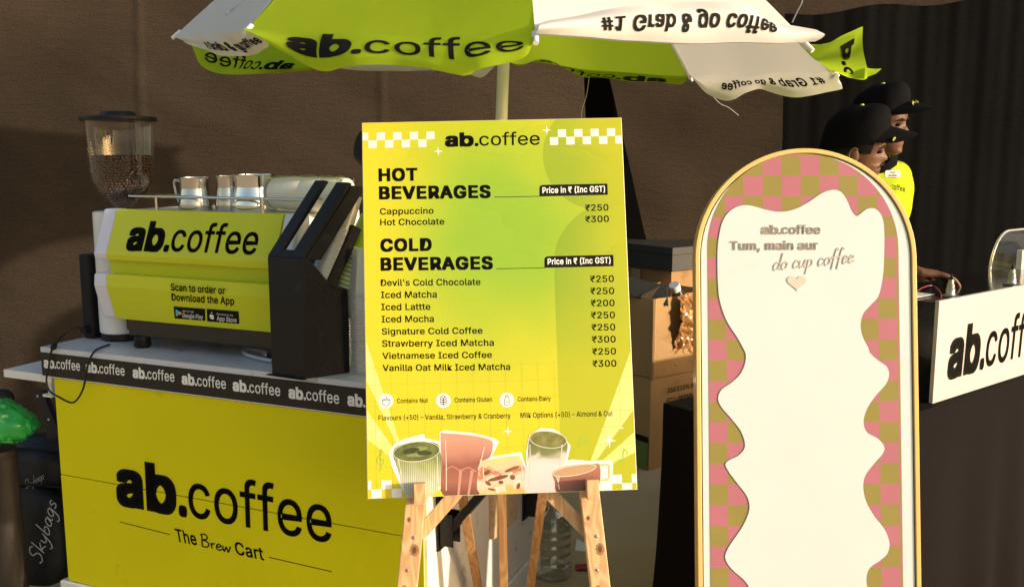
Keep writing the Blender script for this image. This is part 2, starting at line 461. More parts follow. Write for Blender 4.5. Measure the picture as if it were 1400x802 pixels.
# black sheet behind both
m = MB(); fr = Fr((0, WR+.4, 0), (1, 0, 0), (0, 0, 1))
m.box(fr, -1.2, 1.15, 0, 3.2, -.01, 0)
tag(m.build('black_sheet', M['curtain']), 'black sheet seen through the gap between the two brown cloths', 'backing sheet')
# black curtain on the right
m = MB()
CY = 6.0
c0 = at(1040, 200, CY)
zt0, zt1 = at(1085, 19, CY).z, at(1400, -6, CY).z; xt0, xt1 = at(1085, 19, CY).x, at(1400, -6, CY).x
def f3(u, v):
    x = c0.x + 4.2*u
    zt = zt0 + (x-xt0)*(zt1-zt0)/(xt1-xt0) + .015*math.sin(x*9)
    z = zt*v
    f = .0035*math.sin(x*31+.5*math.sin(x*7)) + .002*math.sin(x*67+1.3) + .02*noise.noise(V3((x*3, z*.6, 9)))
    return (x, CY + f*(.5+.5*v), z)
m.grid(f3, 240, 16)
tag(m.build('black_curtain', M['curtain'], smooth=True), 'black curtain with vertical folds hung behind the two workers', 'curtain')

m = MB()
m.grid(lambda u, v: (.9+6*u, 6.35+sag(.9+6*u, 3.6*v, .04, 1, .7, 6), 3.6*v), 60, 20)
tag(m.build('cloth_backdrop', M['hess'], smooth=True), 'brown cloth showing as a narrow band above the black curtain', 'backdrop cloth')
# ------------------------------------------------------------------ the coffee cart
ZC = .95
Lc, Rc = atz(56, 474, ZC), atz(501, 523, ZC)
cd = (Rc-Lc).normalized()
CF = Fr((Lc.x, Lc.y, 0), cd, (0, 0, 1))          # u along the front, v = height, n towards the camera
CW, CD = 1.245, .78
cart = thing('coffee_cart', 'yellow coffee serving cart with black lettered band under its grey counter', 'serving cart', CF.p(CW/2, 0, -CD/2))
m = MB()
zs = .566
m.box(CF, .028, CW, .235, zs-.0012, -.03, -.012)
m.box(CF, .028, CW, zs+.0012, .858, -.03, -.0125)
m.build('front_panel', M['cart_yellow'], cart, bevel=.0008)
m = MB(); m.box(CF, .045, CW-.01, .24, .858, -.05, -.031)
m.build('carcass', M['black_soft'], cart)
m = MB(); EF = Fr(CF.p(CW, 0, 0), -CF.n, (0, 0, 1))   # end face: u runs to the back, n to the right
m.box(EF, .013, CD, .235, .862, -.018, 0)
m.build('end_panel', M['end_white'], cart, bevel=.001)
m = MB(); LE = Fr(CF.p(.028, 0, 0), CF.n, (0, 0, 1))
m.box(LE, -CD, -.031, .235, .862, -.018, 0)
m.build('end_panel', M['end_white'], cart, bevel=.001)
m = MB(); m.box(CF, .0, CW+.01, .16, .232, -CD, -.004)
m.build('base', M['white'], cart, bevel=.004)
for (u, n) in ((.1, -.1), (CW-.1, -.1), (.1, -CD+.1), (CW-.1, -CD+.1)):
    m = MB(); m.lathe(CF.p(u-.02, .05, n), [(0, 0), (.05, 0), (.05, .04), (0, .04)], 20, CF.u)
    m.box(CF, u-.03, u+.03, .1, .158, n-.02, n+.02)
    m.build('castor', M['black'], cart, smooth=True)
m = MB(); m.box(CF, -.004, CW+.012, .934, .950, -CD-.01, .0)
m.build('counter_top', M['counter'], cart, bevel=.002)
m = MB(); m.box(CF, -.002, CW+.010, .866, .9335, -.012, .0015)
m.box(CF, -.002, .010, .866, .9335, -CD, -.0125)
m.box(CF, CW-.002, CW+.010, .866, .9335, -CD, -.0125)
band = m.build('band', M['band'], cart, bevel=.001)
m = MB(); m.box(CF, -.002, CW+.01, .8635, .8655, -.012, .001)
m.build('band_edge', M['white'], cart)
BF = CF.shift(n=.0015)
for bl, br, h in (((60.5, 501.6), (110, 506.4), 13.6), ((117.8, 507.6), (171, 513.2), 14), ((182, 515.2), (239, 521.4), 14.4), ((249, 524), (309.4, 531.2), 14.8),
                  ((318.7, 533), (383.7, 541), 15.4), ((395, 543), (464.3, 551.6), 16), ((475.5, 553), (548, 562), 16.6)):
    text2(BF, LOGO_IT, bl, br, (bl[0]-.8, bl[1]-h), step=5e-5).build('lettering', M['white_print'], band)
PF = CF.shift(n=-.012)
m = MB()
text2(PF, LOGO, (160, 686), (454, 741.5), (156.5, 623.5), mb=m)
text2(PF, [('The', .014, .012, 1)], (242, 739), (270, 744.6), (238.5, 721.5), mb=m)
hand(PF, 'Brew', (275, 746), (317, 755), (273, 728), .05, mb=m)
text2(PF, [('Cart', .014, .012, 1)], (323, 756.5), (361.5, 765), (320, 739), mb=m)
line2(PF, (164, 712.7), (233, 730), .0022, mb=m); line2(PF, (368, 761), (454, 780.7), .0022, mb=m)
m.build('lettering', M['ink'], cart)
# left hinged shelf with its strut
z = .862
P0, P2, P1 = atz(0, 506, z), atz(72, 515.5, z), atz(56, 498, z)
m = MB()
SF = Fr(CF.p(-.0, 0, 0), CF.u, (0, 0, 1))
m.box(CF, -.19, .008, .838, .862, -.24, -.02)
sh = m.build('side_shelf', M['white'], cart, bevel=.002)
m = MB(); m.box(CF, -.05, -.035, .79, .8365, -.07, -.055); m.box(CF, -.062, -.024, .785, .793, -.08, -.045)
m.build('shelf_bracket', M['white'], cart)
# brackets of the right hinged shelf
def bracket(cx, yb):
    m = MB()
    u0, vb = EF.px(cx, yb)
    m.box(EF, u0-.027, u0+.027, vb, .835, .0005, .007)
    m.box(EF, u0-.022, u0+.022, .829, .8345, .0075, .27)
    a = EF.p(u0, vb+.045, .016); b = EF.p(u0, .822, .235)
    BFr = Fr(a, (b-a), EF.u.cross((b-a)).normalized())
    L = (b-a).length
    m.box(BFr, 0, L, -.006, .014, -.020, .020)
    m.box(EF, u0-.022, u0-.017, vb+.015, vb+.10, .0075, .045); m.box(EF, u0+.017, u0+.022, vb+.015, vb+.10, .0075, .045)
    o = m.build('shelf_bracket', M['black'], cart, bevel=.0015)
    for vv in (vb+.012, vb+.05, vb+.12):
        s = MB(); s.lathe(EF.p(u0-.008, vv, .007), [(.006, 0), (.006, .0025), (0, .0035)], 12, EF.n)
        s.build('screw', M['steel'], o, smooth=True)
bracket(603, 748); bracket(718, 707)
m = MB(); m.box(EF, .02, CD-.02, .836, .852, .004, .29)
m.build('side_shelf', M['counter'], cart, bevel=.002)
M['ply'] = wood('pale_plywood', (.72, .50, .30), (.60, .40, .22), (2, 2, 1.5))
q0 = EF.px(668, 676); q1 = EF.px(701, 707)
m = MB(); m.box(EF, q0[0], q1[0], q1[1], .834, .0005, .016)
m.build('wood_block', M['ply'], cart, bevel=.001)
#@@OBJ
# ------------------------------------------------------------------ espresso machine
mach = thing('espresso_machine', 'yellow and white espresso machine with slanted logo standing on the cart counter', 'espresso machine', CF.p(.5, ZC, -.3))
U0, U1 = .205, .785
TZ = 1.347
prof_up = [(-.115, TZ), (-.066, 1.222), (-.070, 1.206)]
prof_lo = [(-.064, 1.166), (-.060, 1.131), (-.086, 1.034)]
def prof_solid(mb, u0, u1, prof, back):
    """extrude the front profile (n, z) along u; closed at the back"""
    pts = list(prof)
    k = len(pts); P = []
    for u in (u0, u1):
        P += [CF.p(u, z, n) for n, z in pts] + [CF.p(u, pts[-1][1], back), CF.p(u, pts[0][1], back)]
    q = k+2
    F = [tuple(range(q-1, -1, -1)), tuple(range(q, 2*q))] + [(i, (i+1) % q, q+(i+1) % q, q+i) for i in range(q)]
    mb.add(P, F)
m = MB(); prof_solid(m, U0, U1, prof_up, -.14)
top = m.build('upper_panel', M['mach_yellow'], mach, bevel=.0015)
m = MB(); prof_solid(m, U0, U1, prof_lo, -.14)
low = m.build('lower_panel', M['mach_yellow'], mach, bevel=.0015)
m = MB(); m.box(CF, U0-.02, U1, 1.160, 1.212, -.14, -.098)
m.build('recess_panel', M['mach_yellow'], mach)
for a, b in ((U0-.052, U0-.0012), (U1+.0012, U1+.052)):
    for pr in (prof_up, prof_lo):
        m = MB(); prof_solid(m, a, b, [(n-.002, z) for n, z in pr], -.16)
        m.build('end_trim', M['trim'], mach, bevel=.006)
m = MB(); m.box(CF, U0-.01, U1+.01, 1.035, TZ-.004, -.47, -.142)
m.build('body', M['white'], mach, bevel=.006)
m = MB(); m.box(CF, U0+.035, U1+.06, .985, 1.033, -.46, -.098); m.box(CF, U0+.02, U1+.06, 1.0, 1.0335, -.455, -.104)
m.build('drip_tray', M['undercarriage'], mach, bevel=.003)
for u, n in ((U0+.068, -.115), (U1-.05, -.125), (U0+.068, -.42), (U1-.05, -.42)):
    m = MB(); m.lathe(CF.p(u, ZC+.0005, n), [(0, 0), (.021, 0), (.024, .006), (.022, .034), (0, .036)], 20)
    m.build('foot', M['black'], mach, smooth=True)
for u in (U0+.2, U0+.38):
    m = MB(); m.lathe(CF.p(u, .965, -.2), [(0, 0), (.018, .0), (.024, .008), (.024, .022), (0, .024)], 18)
    m.build('drain_cap', mat('brass_drain', (.35, .2, .06), .35, 1, .1), mach, smooth=True)
# gallery rail
m = MB()
m.tube([CF.p(U0+.005, TZ+.03, -.36), CF.p(U0+.005, TZ+.037, -.16), CF.p(U0+.02, TZ+.037, -.145), CF.p(U1+.02, TZ+.037, -.145), CF.p(U1+.06, TZ+.037, -.15), CF.p(U1+.07, TZ+.037, -.36)], .0042, 10)
rail = m.build('rail', M['steel'], mach, smooth=True)
for u in (U0+.12, U0+.49):
    m = MB(); m.tube([CF.p(u, TZ-.006, -.145), CF.p(u, TZ+.036, -.145)], .0045, 8); m.build('rail_post', M['steel'], rail, smooth=True)
# logo on the upper facet
nU = (CF.p(0, prof_up[0][1], prof_up[0][0]) - CF.p(0, prof_up[1][1], prof_up[1][0]))
UF = Fr(CF.p(0, prof_up[1][1], prof_up[1][0]), CF.u, nU)
m = text2(UF, LOGO_IT, (171.6, 340.3), (349.5, 347.6), (181, 301.5), n=.001)
m.build('lettering', M['ink'], top)
nL = (CF.p(0, prof_lo[1][1], prof_lo[1][0]) - CF.p(0, prof_lo[2][1], prof_lo[2][0]))
LF = Fr(CF.p(0, prof_lo[2][1], prof_lo[2][0]), CF.u, nL)
m = MB()
MED = lambda s: [(s, .018, .014, 1)]
text2(LF, MED('Scan to order or'), (234, 396.6), (308, 401.8), (233.4, 386.8), mb=m, n=.001)
text2(LF, MED('Download the App'), (235, 410.2), (320.5, 416.2), (234.4, 400.6), mb=m, n=.001)
m.build('lettering', M['ink'], low)
def quad(fr, q, n, mb): return mb.poly(fr, [fr.px(*p) for p in q], n)
for q, kind in ((((239, 434.8), (281, 438.2), (280.6, 421.8), (237.6, 418.4)), 'play'), (((283.5, 439), (327.4, 442.4), (326.5, 425.2), (282.7, 421.6)), 'store')):
    m = MB(); quad(LF, q, .0008, m); bd = m.build('download_badge', M['ink'], low)
    m = MB()
    if kind == 'play':
        text2(LF, [('GET IT ON', 0, 0, 1)], (250, 426.3), (265, 427.5), (250, 423.6), mb=m, n=.0016)
        text2(LF, [('Google Play', .006, .006, 1)], (250, 433.2), (278, 435.6), (250, 427.6), mb=m, n=.0016, step=5e-5)
    else:
        text2(LF, [('Download on the', 0, 0, 1)], (297, 430.0), (319, 432), (297, 427.3), mb=m, n=.0016)
        text2(LF, [('App Store', .006, .006, 1)], (297, 437.6), (324, 440.2), (297, 431.4), mb=m, n=.0016, step=5e-5)
    m.build('lettering', M['white_print'], bd)
    if kind == 'play':
        for k, (q3, c) in enumerate((([(240.6, 422.2), (240.9, 432.2), (245.6, 427.6)], (.05, .45, .75)), ([(240.6, 422.2), (245.6, 427.6), (247, 426)], (.1, .6, .25)),
                                     ([(240.9, 432.2), (247, 429.5), (245.6, 427.6)], (.75, .08, .1)), ([(245.6, 427.6), (247, 429.5), (249, 427.9), (247, 426)], (.85, .6, .05)))):
            m = MB(); m.poly(LF, [LF.px(*p) for p in q3], .0016); m.build('play_symbol', mat('badge_colour', c, .5, var=0), bd)
    else:
        m = MB(); cxy = LF.px(290.3, 432.6)
        pts = []
        for i in range(28):
            a = 2*math.pi*i/28; r = .0085*(1+.10*math.cos(2*a))
            if abs((a+.2) % (2*math.pi)) < .55 or abs((a+.2) % (2*math.pi)-2*math.pi) < .35: r *= .72
            if abs(a-math.pi/2) < .2: r *= .86
            pts.append((cxy[0]+r*math.cos(a)*.86, cxy[1]+r*math.sin(a)))
        m.poly(LF, pts, .0016)
        m.poly(LF, [(cxy[0]+a, cxy[1]+b) for a, b in ((.000, .0098), (.003, .0105), (.0048, .0145), (.001, .0135))], .0016)
        m.build('apple_symbol', M['white_print'], bd)

# ------------------------------------------------------------------ grinder
gx = CF.p(.118, ZC, -.215)
gr = thing('coffee_grinder', 'white coffee grinder with a clear hopper of beans standing left of the espresso machine', 'coffee grinder', gx)
pts = []
for i in range(13):
    a = math.pi + math.pi*i/12
    pts.append((.060*math.cos(a), -.03+.055*math.sin(a)))
pts += [(.060, .09), (-.060, .09)]
GH = Fr(gx, CF.u, -CF.n)       # plan frame: u along the counter, v to the back, n is down/up
def plan_prism(mb, pts, z0, z1, sc0=1, sc1=1):
    k = len(pts); P = [gx + CF.u*a*sc0 - CF.n*b*sc0 + V3((0, 0, z0)) for a, b in pts] + [gx + CF.u*a*sc1 - CF.n*b*sc1 + V3((0, 0, z1)) for a, b in pts]
    mb.add(P, [tuple(range(k-1, -1, -1)), tuple(range(k, 2*k))] + [(i, (i+1) % k, k+(i+1) % k, k+i) for i in range(k)])
m = MB(); plan_prism(m, pts, .022, .385); m.build('body', M['white'], gr, smooth=True, bevel=.004)
m = MB(); plan_prism(m, pts, .0005, .0215, .98, .98); m.build('foot', M['black'], gr, smooth=True, bevel=.003)
hz = .385
HOP = [(.013, hz-.004), (.016, hz+.004), (.045, hz+.032), (.072, hz+.06), (.088, hz+.09), (.092, hz+.12), (.0945, hz+.18), (.099, hz+.266)]
hax = V3((.002, 0, 1)).normalized()
hc = gx + V3((.008, 0, 0))
m = MB(); m.lathe(hc, HOP, 48, hax, ref=(1, 0, 0))
M['hopper'] = clear('smoky_clear_plastic', (.93, .91, .89), .96, .06, .25, edge=.45)
m.build('hopper', M['hopper'], gr, smooth=True, auto=80)
m = MB(); m.lathe(hc, [(.0, hz-.002), (.022, hz-.002), (.022, hz+.008), (.0, hz+.008)], 24, hax); m.build('hopper_collar', M['black'], gr, smooth=True)
m = MB(); m.lathe(hc, [(0, hz+.264), (.106, hz+.264), (.108, hz+.268), (.107, hz+.276), (.05, hz+.281), (.047, hz+.290), (.044, hz+.292), (0, hz+.292)], 48, hax); m.build('hopper_lid', M['black'], gr, smooth=True, bevel=0)
# beans
bean = mat('roasted_beans', (.042, .018, .009), .42, 0, .35, 60, .1, 150)
m = MB()
def hop_r(h):
    for (r0, h0), (r1, h1) in zip(HOP, HOP[1:]):
        if h0 <= h <= h1: return r0+(r1-r0)*(h-h0)/(h1-h0)
    return HOP[0][0]
prof = [(0, hz+.03)] + [(hop_r(h)-.009, h) for h in [hz+.03+i*.02 for i in range(7)]] + [(0, hz+.156)]
m.lathe(hc, prof, 32, hax)
rnd = random.Random(3)
def add_bean(p, nrm):
    t = V3((rnd.uniform(-1, 1), rnd.uniform(-1, 1), rnd.uniform(-1, 1))).normalized()
    t = (t - nrm*t.dot(nrm)).normalized(); s = nrm.cross(t)
    Mx = Matrix((t, s, nrm)).transposed()
    m.ell(p, .0062, .0046, .0036, 8, 6, Mx)
h = hz+.034
while h < hz+.158:
    r = hop_r(h)-.0055; k = int(2*math.pi*r/.0098)
    for i in range(k):
        a = 2*math.pi*(i+rnd.uniform(-.3, .3))/k
        nr = V3((math.cos(a), math.sin(a), 0))
        add_bean(hc + nr*(r+rnd.uniform(-.001, .001)) + V3((0, 0, h+rnd.uniform(-.002, .002))), nr)
    h += .0082
for i in range(300):
    a = rnd.uniform(0, 2*math.pi); r = .083*math.sqrt(rnd.random())
    add_bean(hc + V3((r*math.cos(a), r*math.sin(a), hz+.158+rnd.uniform(-.002, .004))), V3((rnd.uniform(-.4, .4), rnd.uniform(-.4, .4), 1)).normalized())
tag(m.build('coffee_beans', bean, smooth=True), 'roasted coffee beans filling the lower half of the grinder hopper', 'coffee beans', kind='stuff')
# dark appliance behind grinder
m = MB(); m.box(CF, .008, .050, ZC+.0005, 1.205, -.24, -.145)
bb = thing('dark_appliance', 'slim dark box standing behind the white coffee grinder', 'appliance', CF.p(.03, ZC, -.19))
m.build('housing', M['black_soft'], bb, bevel=.006)
m = MB(); m.lathe(CF.p(.03, ZC+.03, -.1445), [(.0, 0), (.012, 0), (.012, .02), (0, .02)], 12, CF.n); m.build('plug', M['black'], bb)
# hose under the machine
k_ = MB(); hp_ = [(372, 493, 0), (352, 489, 0), (337, 484, 0), (333, 479, 0), (345, 478, 0), (366, 482, 0), (380, 484, 0)]
k_.tube([V3(p) for p in crom([tuple(atz(x, y, ZC+.008)) for x, y, _ in hp_], 6)], .0055, 8)
tag(k_.build('water_hose', mat('pale_grey_hose', (.42, .43, .45), .4, 0, .1), smooth=True), 'pale grey hose curled on the counter under the espresso machine', 'hose')
# cable
KF = CF.shift(n=.006)
pp = [(114, 447, -.12), (100, 449, -.1), (86, 458, -.1), (74, 473, .006), (69, 484, .008), (67, 500, .01), (63.5, 518, .014), (67, 533, .016), (80, 542, .018), (97, 550, .018), (106, 545, .016), (114, 530, .014), (118, 510, .012), (121, 495, .01), (127, 483, .008), (134, 476.6, -.03), (150, 474.6, -.09)]
pts = []
for x, y, n in pp:
    f = CF.shift(n=n); u, v = f.px(x, y); pts.append(f.p(u, max(v, ZC+.004) if n < 0 else v))
pts = [V3(p) for p in crom([tuple(p) for p in pts], 5)]
m = MB(); m.tube(pts, .0028, 8)
cb = m.build('power_cable', M['black'], smooth=True); tag(cb, 'thin black power cable looping down over the lettered band of the cart', 'cable')
m = MB(); i = 14; m.tube([pts[i], pts[i+1], pts[i+2], pts[i+3]], [.005, .0085, .0085, .005], 10); m.build('inline_switch', M['black'], cb, smooth=True)

# ------------------------------------------------------------------ milk pitchers
def pitcher(px_c, px_w, ytop, off, label, handle_dir, mtl, spout=False):
    f = CF.shift(n=-off)
    u, v = f.px(px_c, ytop); r = abs(f.px(px_c+px_w/2, ytop)[0]-f.px(px_c-px_w/2, ytop)[0])/2
    h = v - TZ+.003; o = f.p(u, TZ-.003, 0)
    o.z = TZ-.0035
    t = thing('milk_pitcher', label, 'milk pitcher', o, 'steel milk pitchers on the espresso machine')
    m = MB()
    m.lathe(o, [(0, .0), (r*1.02, .0), (r*1.07, .005), (r*1.06, h*.2), (r*.99, h*.42), (r*.90, h*.66), (r*.88, h*.8), (r*.93, h*.96), (r*.97, h), (r*.94, h), (r*.90, h*.8), (r*.9, h*.5), (r*.96, .01), (0, .008)], 40)
    m.build('body', mtl, t, smooth=True, auto=60)
    d = V3(handle_dir).normalized(); c = o
    m = MB(); hp = [c+d*r*.9+V3((0, 0, h*.86)), c+d*(r*1.55)+V3((0, 0, h*.9)), c+d*(r*1.68)+V3((0, 0, h*.78)), c+d*(r*1.5)+V3((0, 0, h*.4)), c+d*(r*1.32)+V3((0, 0, h*.24))]
    m.tube([V3(p) for p in crom([tuple(p) for p in hp], 5)], .0042, 8)
    m.build('handle', mtl, t, smooth=True)
pitcher(266, 34, 242, .2, 'small brushed steel milk pitcher, leftmost of the three on the machine', -CF.u, M['steel'])
pitcher(311, 27, 240, .235, 'narrow steel milk pitcher half hidden behind the shiniest one', CF.u+CF.n*.2, M['steel'])
pitcher(347, 46, 238, .225, 'wide mirror polished milk pitcher beside the bagged cup sleeve', CF.u-CF.n*.4, M['chrome'])

# ------------------------------------------------------------------ bagged sleeve of cups on the machine
def along(fr, px0, px1, n):
    f = fr.shift(n=n); return f, f.px(*px0), f.px(*px1)
f = CF.shift(n=-.24)
a = f.px(376, 269); b = f.px(466, 268); rr = .050
pa, pb = f.p(a[0], TZ+rr-.002), f.p(b[0]+.02, TZ+rr-.002)
sl_ = thing('cup_sleeve', 'sleeve of white paper cups in clear plastic lying on the espresso machine', 'cup sleeve', (pa+pb)/2-V3((0, 0, rr)))
m = MB(); L = (pb-pa).length; ax = (pb-pa).normalized()
prof = [(0, 0), (.030, 0), (.040, .002), (.0425, .006), (.0435, .03)]
h = .045
while h < L-.02:
    prof += [(.0452, h), (.0462, h+.03), (.0455, h+.058), (.0447, h+.060)]; h += .062
prof += [(.044, L), (0, L)]
m.lathe(pa, prof, 32, ax)
m.build('paper_cups', mat('cream_paper', (.82, .78, .68), .7, 0, .04, 8), sl_, smooth=True, auto=30)
m = MB()
def wrap(u, v):
    a = 2*math.pi*u; r = rr*(1+.05*noise.noise(V3((math.cos(a)*2, math.sin(a)*2, v*9))))
    x = -.012 + (L+.03)*v
    if v < .06: r *= .5+.5*v/.06
    if v > .86: r *= max(.22, 1-(v-.86)/.14*.9)
    side = ax.cross(V3((0, 0, 1))).normalized()
    p = pa + ax*x + (side*math.cos(a)+V3((0, 0, 1))*math.sin(a))*r
    if v > .86: p += V3((0, 0, .18*(v-.86)*(1+.5*math.sin(a*3))))
    p += V3((noise.noise(p*60), noise.noise(p*60+V3((7, 0, 0))), noise.noise(p*60+V3((0, 9, 0)))))*.003
    p.z = max(p.z, TZ-.002)
    return p
m.grid(wrap, 40, 36)
M['film'] = clear('crinkled_clear_film', (.985, .985, .97), .95, .15, .2, edge=.45)
m.build('plastic_bag', M['film'], sl_, smooth=False)

# ------------------------------------------------------------------ cup dispenser
BC, BL_, BR_ = atz(417, 518.5, ZC), atz(371.5, 512, ZC), atz(479, 509, ZC)
BC.z = BL_.z = BR_.z = ZC
qd = (BR_-BC).normalized(); 
wd_ = (BL_-BC); wd_ = (wd_ - qd*wd_.dot(qd)*.0)
WD = wd_.length; wn = wd_.normalized(); QD = (BR_-BC).length
disp = thing('cup_dispenser', 'black cup dispenser with slanted slots on the right of the cart counter', 'cup dispenser', BC+wd_/2)
def dp(q, a, z): return BC + qd*q + wn*a + V3((0, 0, z))
# heights read on the vertical edges
def zat(x, y, base):
    d = ray(x, y); t = (base.x*d.x+base.y*d.y)/(d.x**2+d.y**2); return CAM_H + d.z*t
ZK = zat(417, 353, BC)-ZC            # height where the front leans back
ZT = .185                            # vertical rise of the slanted plate
LQ = .135                            # how far it leans back
def slab(mb, poly, a0, a1):
    """poly in (q,z), between widths a0,a1"""
    k = len(poly); P = [dp(q, a0, z) for q, z in poly] + [dp(q, a1, z) for q, z in poly]
    mb.add(P, [tuple(range(k-1, -1, -1)), tuple(range(k, 2*k))] + [(i, (i+1) % k, k+(i+1) % k, k+i) for i in range(k)])
m = MB()
slab(m, [(0, .0005), (QD, .0005), (QD, ZK-.085), (QD*.62, ZK-.07), (QD*.3, ZK-.02), (.012, ZK), (0, ZK)], 0, WD)
m.build('housing', M['black'], disp, bevel=.003, weld=True)
m = MB(); slab(m, [(-.012, .0005), (-.0005, .0005), (-.0005, .004), (-.012, .002)], -.005, WD+.005); m.build('front_lip', M['black'], disp)
def plate(name, q0, z0, h, lq, a0, a1, th):
    m = MB(); slab(m, [(q0, z0), (q0+th, z0-.004), (q0+th+lq*h/ZT, z0+h-.004), (q0+lq*h/ZT, z0+h)], a0, a1)
    return m.build(name, M['black'], disp, bevel=.002, weld=True)
g = WD*.30
plate('slot_prong', .0, ZK+.0008, ZT, LQ, WD-g*.98, WD, .012)
plate('slot_prong', .0, ZK+.0008, ZT*.98, LQ, 0, g*1.15, .012)
plate('slot_base', .0, ZK+.0004, .018, LQ, g*1.16, WD-g*.99, .012)
plate('side_fin', .013, ZK-.004, ZT*.96, LQ, .0, .006, .04)
SDF = Fr(BC, qd, (0, 0, 1))
m = MB()
_a, _b = SDF.px(452, 394), SDF.px(489, 310)
_d = V3((_b[0]-_a[0], _b[1]-_a[1], 0)).normalized(); _n = V3((_d.y, -_d.x, 0))*.014
slab(m, [(_a[0]-_n.x, _a[1]-_n.y), (_a[0]+_n.x, _a[1]+_n.y), (_b[0]+_n.x, _b[1]+_n.y), (_b[0]-_n.x, _b[1]-_n.y)], .0, WD)
m.build('divider', M['black'], disp, bevel=.002, weld=True)
# cups ------------------------------------------------------------
def cup_mesh(mtl, r0, r1, h, rim, name, label, group, parts=None):
    t = thing(name, label, 'cup', (0, 0, 0), group)
    m = MB(); m.lathe((0, 0, 0), [(0, .002), (r0-.002, .002), (r0, .0), (r0+(r1-r0)*.5, h*.5), (r1, h-.004)], 28)
    m.build('cup_wall', mtl, t, smooth=True, auto=50)
    m = MB(); m.lathe((0, 0, 0), [(r1-.001, h-.006), (r1+rim, h-.004), (r1+rim*1.2, h-.002), (r1+rim, h), (r1-.001, h-.001)], 28)
    m.build('rim', parts or mtl, t, smooth=True, auto=50)
    return t
M['cup_clear'] = clear('clear_plastic_cup', (.97, .97, .95), .6, .12, .45, .42)
M['cup_milky'] = clear('frosted_plastic_cup', (.93, .93, .88), .5, .2, .5, .62)
M['green_cup'] = mat('green_paper_cup', (.36, .50, .03), .5, 0, .04, 8)
M['cream_rim'] = mat('cream_paper_rim', (.74, .72, .62), .6, 0, .04, 8)
def stack(proto, base, axis, n, pitch, jitter=.0006):
    """nested cups: rims one pitch apart along the axis"""
    ax = V3(axis).normalized(); q = ax.to_track_quat('Z', 'Y')
    for i in range(n):
        t = proto if i == 0 else copy_tree(proto)
        t.rotation_mode = 'QUATERNION'; t.rotation_quaternion = q
        t.location = V3(base) + ax*pitch*i + V3((rnd.uniform(-jitter, jitter), rnd.uniform(-jitter, jitter), 0))
# upright stack of clear cups beside the board (mouth down on the counter)
p = cup_mesh(M['cup_clear'], .030, .043, .115, .002, 'plastic_cup', 'clear plastic cup nested in the upright stack between dispenser and menu board', 'clear cups in the upright stack')
sb = atz(503, 507, ZC); sb.z = ZC+.116
stack(p, sb, (0, 0, -1), 1, .0)
# flip: build the rest upward
for i in range(1, 27):
    t = copy_tree(p); t.location = sb + V3((rnd.uniform(-.0008, .0008), rnd.uniform(-.0008, .0008), i*.0078))
# leaning stack of frosted cups in the first tube
lean = (qd*LQ + V3((0, 0, ZT))).normalized()
p = cup_mesh(M['cup_milky'], .023, .0305, .095, .0014, 'frosted_cup', 'frosted plastic cup nested in the leaning stack inside the black dispenser', 'frosted cups leaning in the dispenser')
S2 = Fr(dp(0, .040, 0), qd, (0, 0, 1))
e0, e1 = S2.p(*S2.px(444, 372)), S2.p(*S2.px(484, 264)); lean = (e1-e0).normalized(); p0 = e0-lean*.035
nfc = int((e1-e0).length/.0068)
for i in range(nfc):
    t = p if i == 0 else copy_tree(p)
    t.rotation_mode = 'QUATERNION'; t.rotation_quaternion = (-lean).to_track_quat('Z', 'Y'); t.location = p0 + lean*(.04+.0068*i)
# green striped paper cups in the second tube
p = cup_mesh(M['green_cup'], .027, .036, .095, .0022, 'paper_cup', 'lime green paper cup with cream rim nested in the rear leaning stack', 'green cups leaning in the dispenser', M['cream_rim'])
S3 = Fr(dp(0, .048, 0), qd, (0, 0, 1))
e0, e1 = S3.p(*S3.px(472, 392)), S3.p(*S3.px(506, 300)); lean = (e1-e0).normalized(); p0 = e0
for i in range(int((e1-e0).length/.0115)):
    t = p if i == 0 else copy_tree(p)
    t.rotation_mode = 'QUATERNION'; t.rotation_quaternion = (-lean).to_track_quat('Z', 'Y'); t.location = p0 + lean*(.02+.0115*i)
